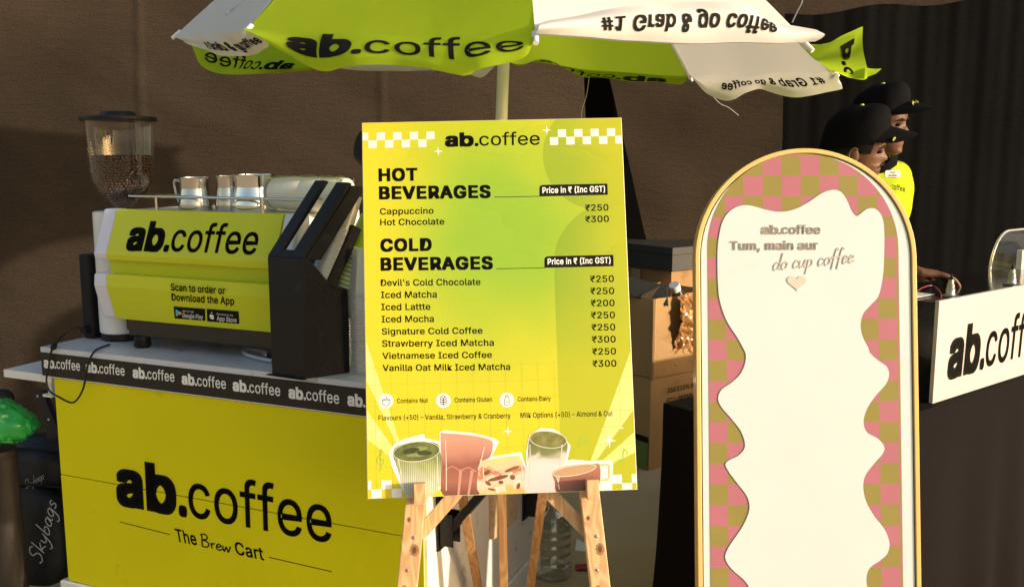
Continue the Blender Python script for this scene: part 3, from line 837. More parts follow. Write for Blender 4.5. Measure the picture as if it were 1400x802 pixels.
# ------------------------------------------------------------------ menu board
BU, BV = V3((.99895785, .04049846, .02104956)), V3((-.03024442, .24195208, .96981672))
MF = FrFlat((-.0195634, 1.97132794, .76329621), BU, BV)
BW, BH = .594, .841
def board_mat(name, dark=1.0):
    m = bpy.data.materials.new(name); m.use_nodes = True
    N = m.node_tree.nodes; L = m.node_tree.links; b = N['Principled BSDF']
    b.inputs['Roughness'].default_value = .34; b.inputs['Specular IOR Level'].default_value = .4
    tc = N.new('ShaderNodeTexCoord')
    d = N.new('ShaderNodeVectorMath'); d.operation = 'DISTANCE'; d.inputs[1].default_value = (.02, .53, 0)
    sc_ = N.new('ShaderNodeVectorMath'); sc_.operation = 'MULTIPLY'; sc_.inputs[1].default_value = (1.15, .9, 0)
    L.new(tc.outputs['UV'], sc_.inputs[0]); L.new(sc_.outputs[0], d.inputs[0])
    n = N.new('ShaderNodeTexNoise'); n.inputs['Scale'].default_value = 4; n.inputs['Detail'].default_value = 2; L.new(tc.outputs['UV'], n.inputs['Vector'])
    gr_ = N.new('ShaderNodeTexNoise'); gr_.inputs['Scale'].default_value = 260; gr_.inputs['Detail'].default_value = 1; L.new(tc.outputs['UV'], gr_.inputs['Vector'])
    a = N.new('ShaderNodeMath'); a.operation = 'MULTIPLY_ADD'; a.inputs[1].default_value = .22; L.new(n.outputs['Fac'], a.inputs[0]); L.new(d.outputs['Value'], a.inputs[2])
    a2 = N.new('ShaderNodeMath'); a2.operation = 'MULTIPLY_ADD'; a2.inputs[1].default_value = .10; L.new(gr_.outputs['Fac'], a2.inputs[0]); L.new(a.outputs[0], a2.inputs[2])
    mr = N.new('ShaderNodeMapRange'); mr.interpolation_type = 'SMOOTHSTEP'; mr.inputs[1].default_value = .22; mr.inputs[2].default_value = .56
    L.new(a2.outputs[0], mr.inputs[0])
    mx = N.new('ShaderNodeMix'); mx.data_type = 'RGBA'
    mx.inputs[6].default_value = (.255*dark, .43*dark, .032*dark, 1); mx.inputs[7].default_value = (.62*dark**1.6, .56*dark, .022*dark, 1)
    L.new(mr.outputs[0], mx.inputs[0]); L.new(mx.outputs[2], b.inputs['Base Color'])
    # creases of the printed film, strongest in the upper half
    w1 = N.new('ShaderNodeTexNoise'); w1.inputs['Scale'].default_value = 3.2; w1.inputs['Detail'].default_value = 2.5; w1.inputs['Distortion'].default_value = .25
    mp = N.new('ShaderNodeMapping'); mp.inputs['Rotation'].default_value = (0, 0, R(40)); mp.inputs['Scale'].default_value = (1, 3.6, 1); L.new(tc.outputs['UV'], mp.inputs['Vector']); L.new(mp.outputs[0], w1.inputs['Vector'])
    s1 = N.new('ShaderNodeMath'); s1.operation = 'SUBTRACT'; s1.inputs[1].default_value = .5; L.new(w1.outputs['Fac'], s1.inputs[0])
    ab = N.new('ShaderNodeMath'); ab.operation = 'ABSOLUTE'; L.new(s1.outputs[0], ab.inputs[0])
    pw = N.new('ShaderNodeMath'); pw.operation = 'POWER'; pw.inputs[1].default_value = .55; L.new(ab.outputs[0], pw.inputs[0])
    sx = N.new('ShaderNodeSeparateXYZ'); L.new(tc.outputs['UV'], sx.inputs[0])
    mk = N.new('ShaderNodeMapRange'); mk.inputs[1].default_value = .30; mk.inputs[2].default_value = .8; mk.inputs[3].default_value = .12; mk.inputs[4].default_value = 1; L.new(sx.outputs[1], mk.inputs[0])
    mm = N.new('ShaderNodeMath'); mm.operation = 'MULTIPLY'; L.new(pw.outputs[0], mm.inputs[0]); L.new(mk.outputs[0], mm.inputs[1])
    bp = N.new('ShaderNodeBump'); bp.inputs['Strength'].default_value = .35; bp.inputs['Distance'].default_value = .010; L.new(mm.outputs[0], bp.inputs['Height'])
    L.new(bp.outputs[0], b.inputs['Normal'])
    return m
M['board'] = board_mat('board_print'); M['board_dark'] = board_mat('board_print_shape', .80)
M['pale_ray'] = mat('pale_yellow_print', (.74, .70, .22), .4, 0, .03, 6, uvcoord=True)
M['grid'] = mat('thin_olive_print', (.42, .42, .02), .5, 0, .03)
M['note'] = mat('leaf_green_print', (.34, .47, .05), .5, 0, .03)
board = thing('menu_board', 'large yellow green drinks menu board with price list resting on the wooden easel', 'menu board', MF.p(0, 0, 0))
m = MB(); m.box(MF, -BW/2, BW/2, 0, BH, -.010, -.0006); m.build('backing', M['white'], board, bevel=.001)
m = MB(); m.poly(MF, [(-BW/2+.001, .001), (BW/2-.001, .001), (BW/2-.001, BH-.001), (-BW/2+.001, BH-.001)], 0)
m.build('printed_face', M['board'], board)
def P(*q): return MF.px(*q)
def clip(pts):
    return [(min(max(u, -BW/2+.0015), BW/2-.0015), min(max(v, .0015), BH-.0015)) for u, v in pts]
m = MB()
c = P(818, 212); r = .127
m.poly(MF, clip([(c[0]+r*math.cos(2*math.pi*i/60), c[1]+r*math.sin(2*math.pi*i/60)) for i in range(60)]), .0003)
m.build('printed_shape', M['board_dark'], board); m = MB()
al = P(757, 345); ar = BW/2
pts = [(al[0], .0015), (ar, .0015), (ar, P(850, 272)[1])]
for i in range(13):
    t = i/12; pts.append((ar+(al[0]-ar)*math.sin(t*math.pi/2), P(757, 360)[1]+(P(850, 272)[1]-P(757, 360)[1])*math.cos(t*math.pi/2)))
m.poly(MF, clip(pts), .00045)
m.build('printed_shape', M['board_dark'], board)
m = MB()
for q in (((560, 645), (500.6, 466), (501, 520), ), ((560, 645), (501.5, 560), (502, 600)), ((800, 650), (862, 480), (866, 560)), ((800, 650), (868, 590), (869, 618)), ((640, 640), (597, 560), (570, 560)), ):
    if q[1][0] == 597: continue
    m = MB(); m.poly(MF, clip([P(*a) for a in q]), .0006)
    m.build('printed_ray', M['pale_ray'], board)
m = MB()
x = -BW/2+.02
while x < BW/2-.002:
    m.poly(MF, [(x, .01), (x+.0007, .01), (x+.0007, .29), (x, .29)], .0008); x += .0362
y = .03
while y < .30:
    m.poly(MF, [(-BW/2+.002, y), (BW/2-.002, y), (BW/2-.002, y+.0007), (-BW/2+.002, y+.0007)], .0009); y += .0362
m.build('printed_grid', M['grid'], board)
m = MB()
cw = .0188; ch = .0178
def cells(px0, items):
    m = MB()
    u0, v0 = P(*px0)
    for i, j in items:
        m.poly(MF, clip([(u0+i*cw, v0-(j+1)*ch), (u0+(i+1)*cw, v0-(j+1)*ch), (u0+(i+1)*cw, v0-j*ch), (u0+i*cw, v0-j*ch)]), .001)
    m.build('printed_checker', M['white_print'], board)
cells((492, 181.9), [(i, i % 2) for i in range(9)])
cells((751.3, 177.4), [(i, (i+1) % 2) for i in range(9)])
cw, ch = .0222, .0192
cells((493.5, 657), [(0, 0), (1, 1), (2, 0), (3, 1)])
cells((822.5, 649), [(-1, 1), (0, 1), (1, 0), (2, 1), (3, 0)])
m = MB()
for x, y, r in ((599, 207, .013), (747.5, 178, .013), (518.3, 593, .011), (694.3, 589, .013), (833, 602, .019), (850, 584.5, .007)):
    c = P(x, y); k = []
    for i in range(8):
        a = math.pi*i/4; rr_ = r if i % 2 == 0 else r*.2
        k.append((c[0]+rr_*math.cos(a)*.85, c[1]+rr_*math.sin(a)))
    m = MB(); m.poly(MF, k, .0012); m.build('printed_sparkle', M['white_print'], board)
m = MB()
BOLD = lambda s: [(s, .040, .030, 1)]
MID = lambda s: [(s, .014, .010, 1)]
SML = lambda s: [(s, .006, .005, 1)]
ln = lambda a, b: line2(MF, a, b, .0014, .0014, m)
T = lambda s, bl, br, tl: text2(MF, s, bl, br, tl, .0014, m)
T(LOGO, (608.5, 199.8), (738, 197.8), (608.3, 181.4))
T(BOLD('HOT'), (517.7, 247.3), (571, 246.2), (517.4, 230.2))
T(BOLD('BEVERAGES'), (518.3, 271.9), (671, 269.8), (518, 254.6))
ln((675.8, 269.4), (738, 268.4))
T(MID('Cappuccino'), (519.6, 293.2), (592.9, 292), (519.5, 284.5))
T(MID('Hot Chocolate'), (519.9, 308), (607.5, 306.8), (519.8, 299.4))
T(MID('₹250'), (800.2, 288.4), (832, 287.6), (800, 279.6)); T(MID('₹300'), (800.4, 303.9), (832.6, 303.1), (800.2, 295.2))
T(BOLD('COLD'), (520.2, 343.3), (590.4, 342), (520, 326.2))
T(BOLD('BEVERAGES'), (520.5, 369.2), (674, 367.2), (520.2, 351.8))
ln((678.6, 367.3), (745, 366))
ITEMS = ["Devil's Cold Chocolate", 'Iced Matcha', 'Iced Lattte', 'Iced Mocha', 'Signature Cold Coffee', 'Strawberry Iced Matcha', 'Vietnamese Iced Coffee', 'Vanilla Oat Milk Iced Matcha']
XR = [657, 597.3, 588.7, 593.3, 659.8, 675.3, 672.7, 697.6]
for i, (s, xr) in enumerate(zip(ITEMS, XR)):
    yb = 390.7 + 16.6*i; xl = 520.7+.37*i
    T(MID(s), (xl, yb), (xr, yb-.0095*(xr-xl)), (xl-.2, yb-9))
for i, s in enumerate('250 250 200 250 250 300 250 300'.split()):
    yb = 385.6+16.5*i; xl = 806.9+.49*i
    T(MID('₹'+s), (xl, yb), (xl+32.5, yb-.5), (xl-.2, yb-9))
T(SML('Contains Nut'), (543, 550.6), (585, 550), (543, 544.2)); T(SML('Contains Gluten'), (621.6, 549.6), (672.7, 548.7), (621.6, 543.1)); T(SML('Contains Dairy'), (708, 548.2), (753, 547.3), (708, 541.8))
T(SML('Flavours (+50) – Vanilla, Strawberry & Cranberry'), (517.6, 574.2), (698.2, 571.2), (517.5, 567)); T(SML('Milk Options (+50) – Almond & Oat'), (711.7, 570.8), (837.8, 568.2), (711.6, 563.4))
m.build('lettering', M['ink'], board)
for q, bl, br, tl in (([(737.5, 268.6), (831, 266.3), (830.4, 251), (742, 252.8), (738.6, 254), (737.4, 257)], (741.5, 264.1), (827.3, 262.0), (741.4, 255.6)),
                      ([(744.4, 366), (839, 363.8), (838.5, 348.2), (749, 350.2), (745.6, 351.4), (744.4, 354.4)], (748.7, 361.4), (834.8, 359.4), (748.6, 352.8))):
    k = MB(); k.poly(MF, [P(*a) for a in q], .0014); tg = k.build('price_tag', M['ink'], board)
    k = text2(MF, [('Price in ₹ (Inc GST)', .022, .018, 1)], bl, br, tl, .0022, step=5e-5); k.build('lettering', M['white_print'], tg)
for i, (x, y) in enumerate(((527.9, 547.8), (606.2, 547.2), (693, 546.4))):
    c = P(x, y); k = MB(); k.poly(MF, [(c[0]+.0163*math.cos(2*math.pi*a/28), c[1]+.0163*math.sin(2*math.pi*a/28)) for a in range(28)], .0014)
    ic = k.build('allergen_icon', M['white_print'], board)
    k = MB(); S = lambda pts, wd=.0006: k.add(*[[MF.p(c[0]+u, c[1]+v, .0018) for u, v in ribbon(pts, wd)[0]], ribbon(pts, wd)[1]])
    if i == 0:
        S(crom([(-.008, .002), (-.007, -.006), (0, -.011), (.007, -.006), (.008, .002), (.0, .005), (-.008, .002)], 4)); S([(-.009, .002), (.009, .002)]); S([(0, .005), (.002, .011)])
    elif i == 1:
        S([(0, -.012), (0, .006)])
        for v in (-.008, -.003, .002):
            for sg in (-1, 1): S(crom([(0, v), (sg*.006, v+.001), (sg*.0055, v+.006), (0, v+.003)], 3))
        S(crom([(0, .005), (.003, .008), (0, .012), (-.003, .008), (0, .005)], 3))
    else:
        S([(-.005, -.011), (.005, -.011), (.005, .002), (.003, .005), (.003, .010), (-.003, .010), (-.003, .005), (-.005, .002), (-.005, -.011)]); S([(-.003, .0075), (.003, .0075)]); S([(-.003, -.004), (.003, -.004)])
    k.build('icon_drawing', M['ink'], ic)
# music notes
def strokes(x, y, lst, wd=.0011):
    c = P(x, y); m = MB()
    for pts in lst:
        A, F = ribbon(pts, wd); m.add([MF.p(c[0]+u, c[1]+v, .0012) for u, v in A], F)
    m.build('printed_note', M['note'], board)
strokes(520, 628, [crom([(-.002, -.002), (.005, .002), (.007, -.006), (.001, -.012), (-.007, -.006), (-.005, .006), (.003, .014), (.003, .022), (.0, .02), (0, .0), (.001, -.02), (-.004, -.022)], 5)])
strokes(797, 603, [[(-.007, -.006), (-.005, .012), (.009, .016), (.007, -.002)], crom([(-.007, -.006), (-.012, -.005), (-.012, -.01), (-.007, -.009), (-.007, -.006)], 3), crom([(.007, -.002), (.002, -.001), (.002, -.006), (.007, -.005), (.007, -.002)], 3)], .0013)
strokes(852, 622, [[(-.002, -.01), (.002, .014)], crom([(.002, .014), (.009, .008), (.008, .0)], 4), crom([(-.002, -.01), (-.008, -.009), (-.008, -.015), (-.002, -.014), (-.002, -.01)], 3)], .0013)
# drinks
def drink_mat(name, stops, v0, v1, stripes=0, blot=0, rough=.4, dist=.25, nscale=28):
    m = bpy.data.materials.new(name); m.use_nodes = True
    N = m.node_tree.nodes; L = m.node_tree.links; b = N['Principled BSDF']; b.inputs['Roughness'].default_value = rough
    tc = N.new('ShaderNodeTexCoord'); sx = N.new('ShaderNodeSeparateXYZ'); L.new(tc.outputs['UV'], sx.inputs[0])
    n = N.new('ShaderNodeTexNoise'); n.inputs['Scale'].default_value = nscale; n.inputs['Detail'].default_value = 4; n.inputs['Distortion'].default_value = .8; L.new(tc.outputs['UV'], n.inputs['Vector'])
    mr = N.new('ShaderNodeMapRange'); mr.inputs[1].default_value = v0; mr.inputs[2].default_value = v1; L.new(sx.outputs[1], mr.inputs[0])
    s = N.new('ShaderNodeMath'); s.operation = 'SUBTRACT'; s.inputs[1].default_value = .5; L.new(n.outputs['Fac'], s.inputs[0])
    a = N.new('ShaderNodeMath'); a.operation = 'MULTIPLY_ADD'; a.inputs[1].default_value = dist; L.new(s.outputs[0], a.inputs[0]); L.new(mr.outputs[0], a.inputs[2])
    cr = N.new('ShaderNodeValToRGB'); L.new(a.outputs[0], cr.inputs[0])
    e = cr.color_ramp.elements
    while len(e) < len(stops): e.new(.5)
    for q, (p_, c_) in zip(e, stops): q.position = p_; q.color = (*c_, 1)
    last = cr.outputs[0]
    if stripes:
        wv = N.new('ShaderNodeMath'); wv.operation = 'MULTIPLY'; wv.inputs[1].default_value = stripes; L.new(sx.outputs[0], wv.inputs[0])
        sn = N.new('ShaderNodeMath'); sn.operation = 'SINE'; L.new(wv.outputs[0], sn.inputs[0])
        m3 = N.new('ShaderNodeMapRange'); m3.inputs[1].default_value = -1; m3.inputs[2].default_value = 1; m3.inputs[3].default_value = .5; m3.inputs[4].default_value = 1.15; L.new(sn.outputs[0], m3.inputs[0])
        mx = N.new('ShaderNodeMix'); mx.data_type = 'RGBA'; mx.blend_type = 'MULTIPLY'; mx.inputs[0].default_value = 1; L.new(last, mx.inputs[6]); L.new(m3.outputs[0], mx.inputs[7]); last = mx.outputs[2]
    L.new(last, b.inputs['Base Color'])
    return m
def D(x, y): return (480+x/3.182, 560+y/3.182)
def dpoly(mb, pts, n, smooth=True):
    q = [P(*D(*a)) for a in pts]
    if smooth: q = crom(q, 4, True)
    mb.poly(MF, clip(q), n)
def dell(mb, cx, cy, rx, ry, rot, n):
    pts = []
    for i in range(36):
        a = 2*math.pi*i/36; x, y = rx*math.cos(a), ry*math.sin(a)
        pts.append(P(*D(cx+x*math.cos(rot)-y*math.sin(rot), cy+x*math.sin(rot)+y*math.cos(rot))))
    mb.poly(MF, clip(pts), n)
def yv(y): return P(640, 560+y/3.182)[1]
M['rim_print'] = mat('pale_glint_print', (.70, .66, .52), .4, 0, .05)
M['swirl_dark'] = mat('dark_matcha_print', (.05, .06, .02), .4, 0, .3, 60, uvcoord=True)
M['swirl_light'] = mat('light_matcha_print', (.27, .29, .09), .4, 0, .3, 60, uvcoord=True)
M['cube'] = mat('ice_print', (.72, .60, .46), .4, 0, .2, 60, uvcoord=True)
DR = [
 ('ribbed glass of iced matcha', [(240, 376), (215, 330), (175, 240), (163, 190), (185, 150), (230, 125), (318, 104), (322, 122), (385, 135), (396, 200), (404, 250), (396, 340), (335, 377)],
  [(244, 374), (226, 322), (192, 225), (184, 195), (192, 165), (240, 145), (330, 138), (378, 150), (388, 185), (400, 255), (388, 325), (372, 355), (335, 374)],
  drink_mat('matcha_milk_print', [(0, (.62, .62, .42)), (.3, (.66, .66, .50)), (.62, (.40, .44, .17)), (.85, (.16, .20, .05)), (1, (.10, .13, .035))], yv(376), yv(140), 1500, dist=.35)),
 ('tall glass of pink chocolate', [(400, 372), (390, 300), (384, 98), (402, 89), (520, 98), (620, 122), (645, 138), (625, 175), (610, 218), (580, 372)],
  [(404, 372), (394, 240), (391, 110), (405, 101), (520, 110), (600, 128), (617, 150), (604, 205), (570, 225), (556, 280), (556, 372)],
  drink_mat('pink_chocolate_print', [(0, (.16, .055, .035)), (.25, (.36, .13, .09)), (.5, (.30, .10, .07)), (.68, (.50, .22, .16)), (.9, (.60, .30, .21)), (1, (.55, .30, .2))], yv(372), yv(100), 0, dist=.2, nscale=14)),
 ('short glass of iced coffee', [(558, 372), (554, 222), (575, 210), (660, 195), (738, 182), (765, 260), (760, 372)],
  [(562, 372), (560, 230), (580, 219), (720, 198), (740, 215), (758, 270), (754, 372)],
  drink_mat('iced_coffee_print', [(0, (.72, .42, .10)), (.18, (.70, .50, .25)), (.38, (.75, .60, .48)), (.55, (.45, .17, .06)), (.66, (.70, .52, .36)), (.8, (.62, .55, .26)), (1, (.62, .60, .2))], yv(372), yv(200), 0, dist=.9, nscale=26)),
 ('tall glass of layered strawberry matcha', [(756, 368), (762, 180), (775, 108), (825, 78), (880, 82), (910, 100), (955, 155), (940, 225), (905, 250), (898, 365)],
  [(758, 366), (770, 190), (776, 128), (800, 108), (900, 108), (940, 140), (936, 200), (925, 240), (885, 262), (892, 362)],
  drink_mat('layered_matcha_print', [(0, (.72, .56, .54)), (.45, (.74, .62, .60)), (.56, (.70, .58, .54)), (.66, (.20, .22, .08)), (.84, (.14, .17, .05)), (1, (.22, .25, .07))], yv(366), yv(110), 0, dist=.35, nscale=30)),
 ('glass mug of hot chocolate', [(900, 366), (876, 310), (868, 266), (905, 232), (960, 214), (1040, 222), (1125, 216), (1140, 228), (1137, 318), (1085, 325), (1060, 366)],
  [(904, 364), (885, 310), (877, 272), (920, 248), (985, 236), (1060, 232), (1082, 240), (1084, 300), (1070, 345), (1045, 362)],
  drink_mat('hot_chocolate_print', [(0, (.20, .07, .045)), (.4, (.32, .12, .085)), (.72, (.40, .17, .11)), (.9, (.52, .27, .16)), (1, (.55, .33, .18))], yv(366), yv(232), 0, dist=.15)),
]
tops = [(285, 181, 98, 40, -.10), None, None, (857, 128, 78, 34, .12), (972, 262, 92, 20, -.18)]
tmats = [mat('matcha_top_print', (.13, .155, .04), .4, 0, .48, 55, uvcoord=True), None, None, mat('matcha_powder_print', (.19, .19, .05), .5, 0, .48, 60, uvcoord=True), mat('cocoa_top_print', (.50, .30, .16), .4, 0, .1, 20, uvcoord=True)]
for i, (nm, outl, body, mt) in enumerate(DR):
    k = MB(); dpoly(k, outl, .0018+.0003*i, False)
    pic = k.build('drink_picture', M['white_print'], board); pic['label'] = 'printed picture of a '+nm
    k = MB(); dpoly(k, body, .0036+.0003*i); k.build('printed_glass', mt, pic)
    if tops[i]:
        k = MB(); dell(k, *tops[i], .0052+.0002*i); k.build('printed_drink_top', tmats[i], pic)
    # printed rims, glints and ice
    if tops[i]:
        k = MB(); cx, cy, rx, ry, ro = tops[i]
        q = []
        for t in range(33):
            w_ = 2*math.pi*t/32; x, y = rx*1.03*math.cos(w_), ry*1.08*math.sin(w_)
            q.append(P(*D(cx+x*math.cos(ro)-y*math.sin(ro), cy+x*math.sin(ro)+y*math.cos(ro))))
        A, F = ribbon(q, .0008); k.add([MF.p(u, v, .0056) for u, v in A], F); k.build('printed_rim', M['rim_print'], pic)
        for (ox, oy, sx_, sy_, dk) in ((-.25, -.1, .38, .30, 1), (.35, .15, .34, .26, 1), (.05, .35, .5, .2, 0), (.2, -.35, .3, .22, 0)):
            if i == 4: break
            k = MB(); dell(k, cx+rx*ox, cy+ry*oy, rx*sx_, ry*sy_, ro+.3*ox, .0057+.0001*sy_); k.build('printed_swirl', M['swirl_dark' if dk else 'swirl_light'], pic)
    GL = {0: ((205, 215, 222, 320), (375, 200, 372, 330)), 1: ((410, 130, 414, 350), (580, 160, 552, 260)), 2: ((574, 240, 576, 350), (742, 232, 744, 340)), 3: ((778, 150, 776, 340), (918, 150, 900, 330)), 4: ((892, 285, 906, 345),)}[i]
    for x0, y0, x1, y1 in GL:
        k = MB(); q = [P(*D(x0, y0)), P(*D((x0+x1)/2+2, (y0+y1)/2)), P(*D(x1, y1))]; A, F = ribbon(crom(q, 5), .0010); k.add([MF.p(u, v, .0059) for u, v in A], F); k.build('printed_glint', M['rim_print'], pic)
    if i == 1:
        k = MB()
        for x0, x1 in ((470, 462), (520, 505)):
            q = [P(*D(*a)) for a in ((x0, 262), (x0+14, 262), (x1+10, 370), (x1, 370))]; k.poly(MF, q, .0052)
        q = crom([P(*D(*a)) for a in ((410, 262), (440, 245), (475, 262), (510, 250), (545, 268))], 5); A, F = ribbon(q, .0011); k.add([MF.p(u, v, .0053) for u, v in A], F)
        k.build('printed_highlight', mat('pale_pink_print', (.56, .27, .2), .4, 0, .05), pic)
    if i == 4:
        k = MB(); q = crom([P(*D(*a)) for a in ((1082, 240), (1118, 238), (1122, 262), (1120, 298), (1084, 306))], 4); A, F = ribbon(q, .0022); k.add([MF.p(u, v, .0053) for u, v in A], F)
        k.build('printed_handle', mat('olive_glass_print', (.52, .54, .16), .4, 0, .05), pic)
    if i == 2:
        for pts_ in ([(590, 300), (625, 285), (650, 310), (612, 330)], [(655, 280), (700, 268), (716, 305), (668, 318)], [(700, 310), (735, 300), (742, 335), (706, 342)], [(625, 335), (668, 328), (676, 356), (632, 360)]):
            k = MB(); k.poly(MF, [P(*D(*a)) for a in pts_], .0048); k.build('printed_ice', M['cube'], pic)
        for j, (x, y, rx, ry, ro) in enumerate(((640, 296, 46, 9, -.25), (652, 314, 11, 8, 0), (702, 292, 12, 11, .4), (596, 318, 15, 8, .6), (700, 256, 34, 6, -.35), (590, 272, 20, 8, -.5), (728, 330, 8, 14, .3), (612, 345, 18, 5, .2))):
            k = MB(); dell(k, x, y, rx, ry, ro, .0052+.00006*j); k.build('printed_coffee', bpy.data.materials.get('espresso_swirl_print') or mat('espresso_swirl_print', (.22, .075, .03), .4, 0, .5, 60, uvcoord=True), pic)
        if False: k.build('printed_ice', mat('espresso_swirl_print', (.20, .07, .03), .4, 0, .5, 60, uvcoord=True), pic)

# ------------------------------------------------------------------ easel
M['pine'] = wood('pine_timber', (.68, .44, .22), (.52, .30, .135))
M['pine_shaded'] = wood('pine_timber_shaded', (.46, .25, .10), (.33, .16, .06))  # same pine, with the shade behind the board put into its colour
M['knot'] = mat('knot_wood', (.33, .17, .07), .6, 0, .3, 120)
M['knot2'] = mat('knot_dark', (.12, .055, .025), .6, 0, .3, 120)
easel = thing('wooden_easel', 'knotty pine easel with pegs carrying the yellow menu board', 'easel', V3((0, 2.0, 0)))
def bar(mb, p0, p1, wd, th, face):
    """timber between two points; face = direction its broad side looks to"""
    p0, p1 = V3(p0), V3(p1); a = (p1-p0).normalized(); n = V3(face); n = (n-a*n.dot(a)).normalized(); s = a.cross(n)
    f = Fr(p0, s, a); L = (p1-p0).length
    return mb.box(f, -wd/2, wd/2, 0, L, -th/2, th/2)
def legpt(x, y, n): return MF.shift(n=n).p(*MF.shift(n=n).px(x, y))
for (xt, yt), (xb, yb) in (((569, 679), (557.2, 802)), ((805.8, 676), (820.3, 802))):
    a, b = legpt(xt, yt, -.027), legpt(xb, yb, -.027); d = (b-a)
    g0 = a + d*(-a.z/d.z)*.9999; tp = a - d.normalized()*.50
    k = MB(); bar(k, g0, tp, .0435, .030, MF.n); lg = k.build('front_leg', M['pine'], easel, bevel=.002)
    k = MB()
    for t, r_ in ((.44, .004), (.80, .0035)):
        k.lathe(a+(b-a)*t+MF.u*(-.003 if t > .5 else .004)+MF.n*.0148, [(r_, 0), (r_, .0012), (r_*.6, .0018), (0, .0018)], 14, MF.n)
    k.build('screw_head', M['steel_dull'], lg, smooth=True)
    for t, du, r_ in ((.58, .008, .010), (1.0, -.006, .006), (.24, -.010, .0045)):
        kc = a+(b-a)*t+MF.u*du+MF.n*.0152
        k = MB(); k.add([kc+MF.u*(r_*math.cos(2*math.pi*i/18)*(1+.15*math.sin(3*i)))+MF.v*(r_*1.35*math.sin(2*math.pi*i/18)) for i in range(18)], [tuple(range(18))])
        kn = k.build('knot', M['knot'], lg)
        k = MB(); k.add([kc+MF.n*.0003+MF.u*(.5*r_*math.cos(2*math.pi*i/14))+MF.v*(r_*.75*math.sin(2*math.pi*i/14)) for i in range(14)], [tuple(range(14))]); k.build('knot_core', M['knot2'], lg)
for q in (((566, 687), (581.5, 660)), ((803, 682), (819, 655.5))):
    f = MF.shift(n=.034); u0, v0 = f.px(*q[0]); u1, v1 = f.px(*q[1])
    k = MB(); k.box(MF, u0, u1, -.014, v1, .0075, .034); k.box(MF, u0+.001, u1-.001, -.0139, -.001, -.0115, .0075)
    k.build('peg', M['pine'], easel, bevel=.001)
for a, b in (((573, 731), (628, 668)), ((744, 666), (803, 726))):
    k = MB(); bar(k, legpt(*a, -.05), legpt(*b, -.05), .030, .015, MF.n); k.build('brace', M['pine'], easel, bevel=.001)
for a, b in (((632, 677), (653.5, 802)), ((741.5, 676), (725, 802))):
    p0 = at(*a, 2.22); p1 = at(*b, 2.36); d = p1-p0
    k = MB(); bar(k, p0+d*(-p0.z/d.z)*.9999, p0-d.normalized()*.3, .0225, .022, (0, -1, .2)); k.build('rear_leg', M['pine_shaded'], easel, bevel=.001)
p0 = at(686, 677, 2.17); p1 = at(688.8, 802, 2.2); d = p1-p0
k = MB(); bar(k, p0+d*(-p0.z/d.z)*.9999, p0-d.normalized()*.25, .0205, .02, (0, -1, .1)); k.build('centre_leg', M['pine_shaded'], easel, bevel=.001)
k = MB(); bar(k, MF.p(-.24, .3, -.052), MF.p(.28, .3, -.052), .03, .015, MF.n); k.build('crossbar', M['pine'], easel, bevel=.001)
# black bundle behind the board
bc = at(509, 206, 2.5)
t = thing('black_bundle', 'rounded black bundle peeking out behind the top left edge of the menu board', 'bundle', bc)
k = MB(); k.ell(bc, .05, .05, .058, 20, 14)
for v in k.v:
    v += V3((noise.noise(v*14), noise.noise(v*14+V3((3, 0, 0))), noise.noise(v*14+V3((0, 5, 0)))))*.012
k.build('cloth', M['black_soft'], t, smooth=True)
k = MB(); k.tube([bc+V3((.03, -.01, .03)), bc+V3((.2, -.1, .0)), legpt(600, 400, -.06)], .003, 6); k.build('cord', M['black_soft'], t, smooth=True)
# ------------------------------------------------------------------ parasol
M['par_green'] = cloth('lime_parasol_fabric', (.47, .64, .03), .58)
M['par_white'] = cloth('white_parasol_fabric', (.74, .71, .68), .30)
M['pole'] = mat('cream_painted_pole', (.66, .66, .58), .4, 0, .05, 10)
TIP = [at(243, 45, 2.82), at(340, 38, 2.15), at(732, 48, 1.93), at(1103, 60, 2.27), at(1140, 97, 2.98), at(943, 104, 3.62), at(692, 82, 3.88), at(440, 86, 3.55)]
APEX = V3((-.005, 2.9, 2.52))
par = thing('parasol', 'lime and white panelled parasol over the cart, its edge flaps blown by the wind', 'parasol', V3((-.06, 2.9, .955)))
k = MB(); k.tube([V3((-.0575, 2.9, .9515)), V3((-.025, 2.9, 1.79)), APEX], .0185, 20); k.build('pole', M['pole'], par, smooth=True)
k = MB(); k.lathe(APEX-V3((0, 0, .12)), [(.0186, 0), (.035, 0), (.035, .06), (.0186, .06)], 20); k.lathe(APEX, [(.0, .06), (.02, .05), (.03, .0), (.0, -.01)], 16); k.build('hub', M['white'], par, smooth=True)
def rib_pt(i, r):
    p = APEX.lerp(TIP[i % 8], r); p.z += .20*r*(1-r); return p
for i in range(8):
    k = MB(); k.tube([rib_pt(i, t/10)-V3((0, 0, .012)) for t in range(0, 11)], .0042, 8)
    rb = k.build('rib', M['white'], par, smooth=True)
    d = (rib_pt(i, 1)-rib_pt(i, .9)).normalized()
    k = MB(); k.tube([TIP[i]-d*.012-V3((0, 0, .004)), TIP[i]+d*.022-V3((0, 0, .002))], [.0075, .006], 10); k.build('rib_tip', M['white'], rb, smooth=True)
    k = MB(); k.tube([APEX-V3((0, 0, .30)), rib_pt(i, .45)-V3((0, 0, .014))], .0035, 6); k.build('strut', M['white'], rb, smooth=True)
def panel_pt(i, s, r):
    a, b = rib_pt(i, r), rib_pt(i+1, r); p = a.lerp(b, s)
    p.z -= .006*math.sin(math.pi*s)*r + .03*math.sin(math.pi*s)*r*(1-r)*2
    c = V3((APEX.x, APEX.y, p.z)); p += (c-p)*.015*math.sin(math.pi*s)*r
    p.z += .008*noise.noise(V3((p.x*5, p.y*5, i)))
    return p
